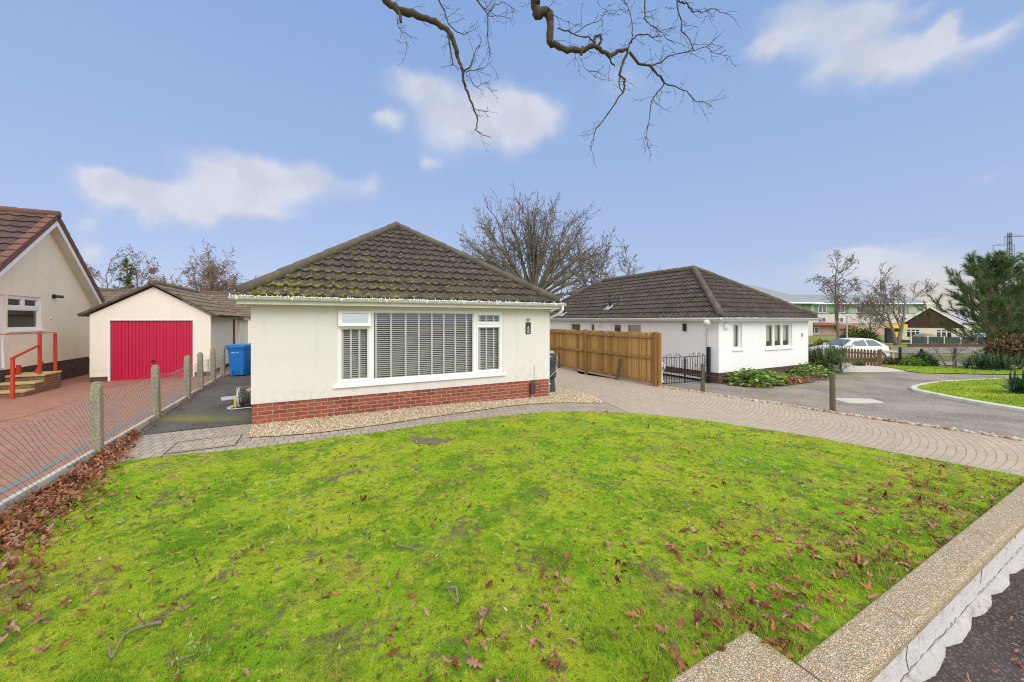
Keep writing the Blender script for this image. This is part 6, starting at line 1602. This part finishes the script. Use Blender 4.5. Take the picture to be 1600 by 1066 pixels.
def green_clad():
    def fn(k, co):
        x, y, z = k.sep(co['Object'])[:3]
        w = k.white(k.comb(k.m('FLOOR', k.m('MULTIPLY', x, 1.1)), 1., 2.))
        return k.ramp(w, [(0, (.10, .22, .11)), (.35, (.20, .32, .17)), (.6, (.36, .43, .31)), (.8, (.45, .46, .43)), (1, (.13, .26, .13))])
    return material('green_striped_cladding', fn, .6, 0, .01, .3)
M['green_clad'] = green_clad()
far_block()

def far_bungalow():
    q = P(1452, 520, 59); z = T(q.x, q.y); h = thing('bungalow', 'pale green bungalow with dark brown boarded gable across the road', 'bungalow', (q.x, q.y, z), -.88); h.scale = (.72, .8, 1)
    w = MB(); ops = [(1.55, 3.6, .75, 2.1), (6.0, 8.2, .75, 2.1)]
    w.M = shift(-5, 0, 0); wall_run(w, 10.2, .35, 2.35, .25, ops); w.M = None; w.box(-5, -4.75, .25, 9, .35, 2.35); w.box(4.95, 5.2, .25, 9, .35, 2.35); w.build('wall', M['palegreen'], h)
    p = MB(); p.box(-5+.02, 5.18, .02, 9, -.6, .35); p.build('plinth', M['brick_dark'], h)
    g = MB(); g.prism([(-5.1, 2.35), (5.3, 2.35), (0.1, 5.55)], -.04, .2); g.build('gable', M['brown_clad'], h)
    b = MB(); b.bar((-5.7, -.3, 2.15), (.1, -.3, 5.72), .3, .1, (0, 1, 0)); b.bar((5.9, -.3, 2.15), (.1, -.3, 5.72), .3, .1, (0, 1, 0)); b.build('bargeboard', M['upvc'], h)
    l = sqrt(5.8**2+3.6**2)
    roof_obj([((-5.7, 9.3, 2.25), (0,-1,0), (5.8,0,3.6), [(0,0),(9.6,0),(9.6,l),(0,l)]), ((5.9, -.3, 2.25), (0,1,0), (-5.8,0,3.6), [(0,0),(9.6,0),(9.6,l),(0,l)])], M['tile_right'], h, samples=3, base=[[(-5.7,-.3,2.2),(.1,-.3,5.8),(.1,9.3,5.8),(-5.7,9.3,2.2)], [(5.9,-.3,2.2),(.1,-.3,5.8),(.1,9.3,5.8),(5.9,9.3,2.2)]])
    Mx = shift(-5, 0, 0)
    for a, b_, c, d in ops:
        n = 3; wd = (b_-a)/n
        window(h, Mx, a, b_, c, d, [(a+wd*i+.07, a+wd*(i+1)-.07, e0, e1) for i in range(n) for e0, e1 in ((c+.08, c+.95), (c+1.05, d-.07))], y=.03, back=M['room'])
    o = thing('canopy', 'yellow canopy with a yellow sign board beside the far bungalow', 'canopy', (q.x-7.6, q.y-2, z), .1)
    k = MB(); k.box(-1.2, 1.5, -.6, .6, 2.35, 2.95); k.build('roof', M['yellow'], o); k = MB(); k.box(-1.1, 1.4, .1, .5, 0, 2.35); k.build('screen', M['pipeblack'], o)
    k = MB(); k.box(-.2, .9, -.02, .09, .95, 1.8); k.build('sign', M['yellow'], o)
    f = thing('mesh_wall', 'low brick wall with pale posts and dark green mesh in front of the far bungalow', 'wall', (*P(1425, 520, 45)[:2], T(*P(1425, 520, 45)[:2])), .02)
    k = MB(); k.box(-.3, 10.5, 0, .25, -.6, .3); k.build('wall', M['brick_dark'], f)
    for i in range(6):
        k = MB(); k.box(i*2.05-.06, i*2.05+.06, .06, .18, .3, 1.25); k.build('post', M['kerbwhite'], f)
        if i < 5:
            k = MB(); k.box(i*2.05+.06, (i+1)*2.05-.06, .1, .14, .32, 1.12); k.build('mesh_panel', M['netgreen'], f)
M['palegreen'] = plain('pale_green_render', (.74, .74, .58), .9, .05); M['netgreen'] = plain('dark_green_net', (.03, .055, .045), .9, .3, 3.)
far_bungalow()
sheet('street', [P(1300, 500, 31)[:2], P(1720, 500, 30)[:2], P(1720, 500, 40)[:2], P(1340, 500, 40)[:2]], M['road'], -.03, 2.)
sheet('far_lawn', [P(1180, 500, 52)[:2], P(1720, 500, 52)[:2], P(1720, 500, 58)[:2], P(1180, 500, 58)[:2]], M['lawn'], -.02, 3.)
def garden_bits():
    h = thing('log_bench', 'rough pale timber bench at the end of the picket fence', 'bench', (*P(1385, 560, 23)[:2], T(*P(1385, 560, 23)[:2])), .1)
    k = MB(); k.box(-.55, .55, -.2, .2, .48, .58); k.build('seat', M['slab'], h)
    for s in (-.35, .35):
        k = MB(); k.bar((s*1.25, 0, 0), (s, 0, .48), .12, .14); k.build('leg', M['slab'], h)
    h = thing('wire_fence', 'low rusty wire garden fence with dark posts along the verge', 'fence', (*G(1376, 571), T(*G(1376, 571))), -.05)
    k = MB(); rr = random.Random(4)
    for z in (.25, .5, .75): k.tube([(x, rr.uniform(-.02, .02), z+rr.uniform(-.03, .03)) for x in np.linspace(0, 5.2, 14)], .008, 4, False)
    k.build('wire', M['brick_dark'], h)
    for x in (0, .95, 2.0, 3.6, 5.2):
        k = MB(); k.box(x-.04, x+.04, -.04, .04, -.1, rr.uniform(.7, .95)); k.build('post', M['ironblack'], h)
    q = P(1425, 570, 18.6); bush('shrub', 'straggly yellow-green plant inside the wire garden fence', Vector((q.x, q.y, T(q.x, q.y))), .9, .4, .55, 900, .06, M['bed_leaf'], 131)
    q = P(1400, 570, 19.3); bush('shrub', 'brown bramble clump behind the wire garden fence', Vector((q.x, q.y, T(q.x, q.y))), .8, .4, .6, 700, .05, M['pine_warm'], 133, stretch=3.)
garden_bits()
def pylon():
    q = P(1577.5, 500, 95); h = thing('pylon', 'tall electricity mast with three pairs of crossarms above the pine', 'pylon', (q.x, q.y, -2))
    k = MB(); H = 26.2
    for sx in (-1, 1):
        for sy in (-1, 1): k.tube([(sx*1.1, sy*1.1, 0), (sx*.32, sy*.32, H*.7), (sx*.2, sy*.2, H)], .09, 4)
    for i in range(16):
        z0, z1 = H*i/16, H*(i+1)/16; w0, w1 = np.interp([z0, z1], [0, H*.7, H], [1.1, .32, .2])
        for a, b in (((-1, -1), (1, -1)), ((1, -1), (1, 1)), ((-1, 1), (-1, -1))): k.tube([(a[0]*w0, a[1]*w0, z0), (b[0]*w1, b[1]*w1, z1)], .05, 3, False)
    k.build('mast', M['pylon'], h)
    for z, l0, l1 in ((H-1.0, -1.2, 4.5), (H-3.2, -4.2, 1.2), (H-5.3, -1.4, 4.5)):
        k = MB(); k.tube([(l0, 0, z), (l1, 0, z+.05)], .1, 4); k.tube([(l0*.9, 0, z), (0, 0, z+.6), (l1*.9, 0, z)], .05, 4)
        for x in (l0, l1):
            k.tube([(x, 0, z), (x, 0, z-1.6)], .06, 4)
        k.build('crossarm', M['pylon'], h)
M['pylon'] = plain('pylon_steel', (.16, .15, .15), .6, .1)
pylon()

# ---------------------------------------------------------------- sky, sun, camera
def sky():
    w = bpy.data.worlds.new('World'); SC.world = w; w.use_nodes = True; nt = w.node_tree; nt.nodes.clear(); k = N(nt)
    el, az = radians(40), radians(150)                 # the sun stands behind the viewer, to the right
    st = k.n('ShaderNodeTexSky', sky_type='NISHITA', sun_disc=False, sun_elevation=el, sun_rotation=az, air_density=1.0, dust_density=.6, ozone_density=1.0)
    d = k.n('ShaderNodeTexCoord').outputs['Generated']
    x, y, z = k.sep(d)[:3]
    e = k.m('ARCSINE', z); a = k.m('ARCTAN2', x, y)
    tint = k.ramp(k.m('MULTIPLY_ADD', e, 1.0, .15), [(0, (.34, .35, .36)), (.14, SKYC[0]), (.3, SKYC[1]), (.6, SKYC[2]), (1, SKYC[3])])
    base = k.mix(SKYMIX, k.mix(1., st.outputs[0], (SKYK, SKYK, SKYK), 'MULTIPLY'), tint)
    n1 = k.noise(d, 5.5, 7., .6, .35); n2 = k.noise(d, 22., 5., .65, .3)
    nz = k.m('ADD', k.m('MULTIPLY', k.m('SUBTRACT', n1, .5), 2.4), k.m('MULTIPLY', k.m('SUBTRACT', n2, .5), .9))
    blobs = [(370,283,92,40,1),(304,311,44,28,1),(241,311,32,26,1),(185,294,66,22,.85),(146,276,38,26,.85),(395,262,62,30,.9),(475,266,48,32,.55),(517,284,72,20,.55),(580,279,22,17,.5),(325,317,120,13,.7),(129,340,30,19,.6),(146,390,30,22,.75),
             (654,127,58,21,.75),(694,168,62,46,.8),(607,181,17,14,.85),(797,156,52,30,1),(838,170,36,24,1),(800,188,62,26,.6),(671,255,13,12,.6),(750,212,95,25,.32),(972,127,50,26,.45),(1047,152,40,18,.25),
             (1250,19,62,21,.7),(1303,53,78,45,.85),(1203,69,36,17,.75),(1365,14,52,24,.7),(1350,91,92,22,.75),(1444,78,72,30,.85),(1484,40,28,21,.85),(1553,59,52,20,.8),(1450,8,40,10,.4),(1556,269,52,12,.4),
             (1345,398,75,22,.9),(1400,410,130,32,.6),(1470,425,90,30,.5),(1480,372,50,9,.3),(1250,430,90,14,.3)]
    tot = None
    wp = k.n('ShaderNodeTexNoise', {'Vector': d, 'Scale': 11., 'Detail': 8., 'Roughness': .55, 'Distortion': .1}).outputs['Color']
    wr, wg, wb_ = k.sep(wp)[:3]
    aw = k.m('ADD', a, k.m('MULTIPLY', k.m('SUBTRACT', wr, .5), .11)); ew = k.m('ADD', e, k.m('MULTIPLY', k.m('SUBTRACT', wg, .5), .075))
    for bx, by, wx, wy, am in blobs:
        X, Zz = (bx-CX)/F, (HY-by)/F; a0 = math.atan(X); e0 = math.atan(Zz/sqrt(1+X*X)); wa = wx/F/(1+X*X)*1.06; we = wy/F/sqrt(1+X*X)*1.0
        u = k.m('MULTIPLY', k.m('SUBTRACT', aw, a0), 1/wa); v = k.m('MULTIPLY', k.m('SUBTRACT', ew, e0), 1/we)
        v = k.m('MULTIPLY', v, k.m('MULTIPLY_ADD', k.step(v, -.3, .5), .75, .72))     # crisp tops, soft undersides
        g = k.m('EXPONENT', k.m('MULTIPLY', k.m('ADD', k.m('MULTIPLY', u, u), k.m('MULTIPLY', v, v)), -1.05))
        g = k.m('MULTIPLY', g, am*1.15); tot = g if tot is None else k.m('ADD', tot, g)
    tot = k.m('MINIMUM', tot, 1.15)
    dens = k.step(k.m('ADD', tot, k.m('MULTIPLY', nz, k.m('MULTIPLY_ADD', tot, .36, .04))), .14, 1.35)
    # unseen bright cloud added overhead, beside and behind the viewer to light the walls
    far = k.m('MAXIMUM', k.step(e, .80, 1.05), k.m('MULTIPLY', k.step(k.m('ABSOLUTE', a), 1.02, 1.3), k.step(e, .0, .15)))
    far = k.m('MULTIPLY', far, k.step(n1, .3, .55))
    cc = k.mix(k.step(k.m('ADD', k.noise(d, 15., 5., .6), k.m('MULTIPLY', k.m('SUBTRACT', wg, .5), -.6)), .38, .66), CLOUD, tuple(q*.88 for q in CLOUD))
    col = k.mix(k.m('MULTIPLY', dens, .74), base, cc)
    col = k.mix(k.m('MULTIPLY', far, .9), col, FILL_CLOUD)
    # warm break in the low sky at the right
    ww = k.m('EXPONENT', k.m('MULTIPLY', k.m('ADD', k.m('POWER', k.m('MULTIPLY', k.m('SUBTRACT', a, .87), 7.), 2.), k.m('POWER', k.m('MULTIPLY', k.m('SUBTRACT', e, .035), 26.), 2.)), -1.))
    col = k.mix(k.m('MULTIPLY', ww, .5), col, WARM)
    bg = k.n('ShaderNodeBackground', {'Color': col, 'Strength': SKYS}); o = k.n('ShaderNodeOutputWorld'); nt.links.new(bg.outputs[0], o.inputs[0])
    L = bpy.data.lights.new('sun', 'SUN'); L.energy = SUN; L.angle = radians(35); L.color = (1., .955, .88)
    so = bpy.data.objects.new('sun', L); COL.objects.link(so)
    dv = Vector((sin(az)*cos(el), cos(az)*cos(el), sin(el))); so.rotation_euler = dv.to_track_quat('Z', 'Y').to_euler()
SKYK, SKYMIX, SKYS, SUN = 1.0, .86, .1, .95
EXPO = .78
k_ = 1/.1/2**EXPO
SKYC = [tuple(c*k_ for c in q) for q in ((.51,.57,.79), (.42,.52,.79), (.335,.48,.79), (.22,.40,.765))]
FILL_CLOUD = tuple(c*k_ for c in (2.1, 1.99, 1.83)); CLOUD = tuple(c*k_ for c in (.80, .80, .84)); WARM = tuple(c*k_ for c in (.85, .66, .36))
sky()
cam = bpy.data.cameras.new('camera'); co = bpy.data.objects.new('camera', cam); COL.objects.link(co)
co.location = (0, 0, EYE); co.rotation_euler = (pi/2, 0, 0)
cam.sensor_width = 36; cam.lens = 36*F/1600; cam.shift_y = -(533-HY)/1600; cam.clip_end = 2000; cam.clip_start = .05
SC.camera = co
SC.view_settings.view_transform = 'Standard'; SC.view_settings.look = 'None'; SC.view_settings.exposure = EXPO; SC.view_settings.gamma = 1
SC.view_settings.use_curve_mapping = False
SC.cycles.max_bounces = 6; SC.cycles.transparent_max_bounces = 12; SC.cycles.use_denoising = True; SC.cycles.denoising_input_passes = 'RGB_ALBEDO_NORMAL'; SC.cycles.denoising_prefilter = 'NONE'; SC.cycles.filter_width = 1.1
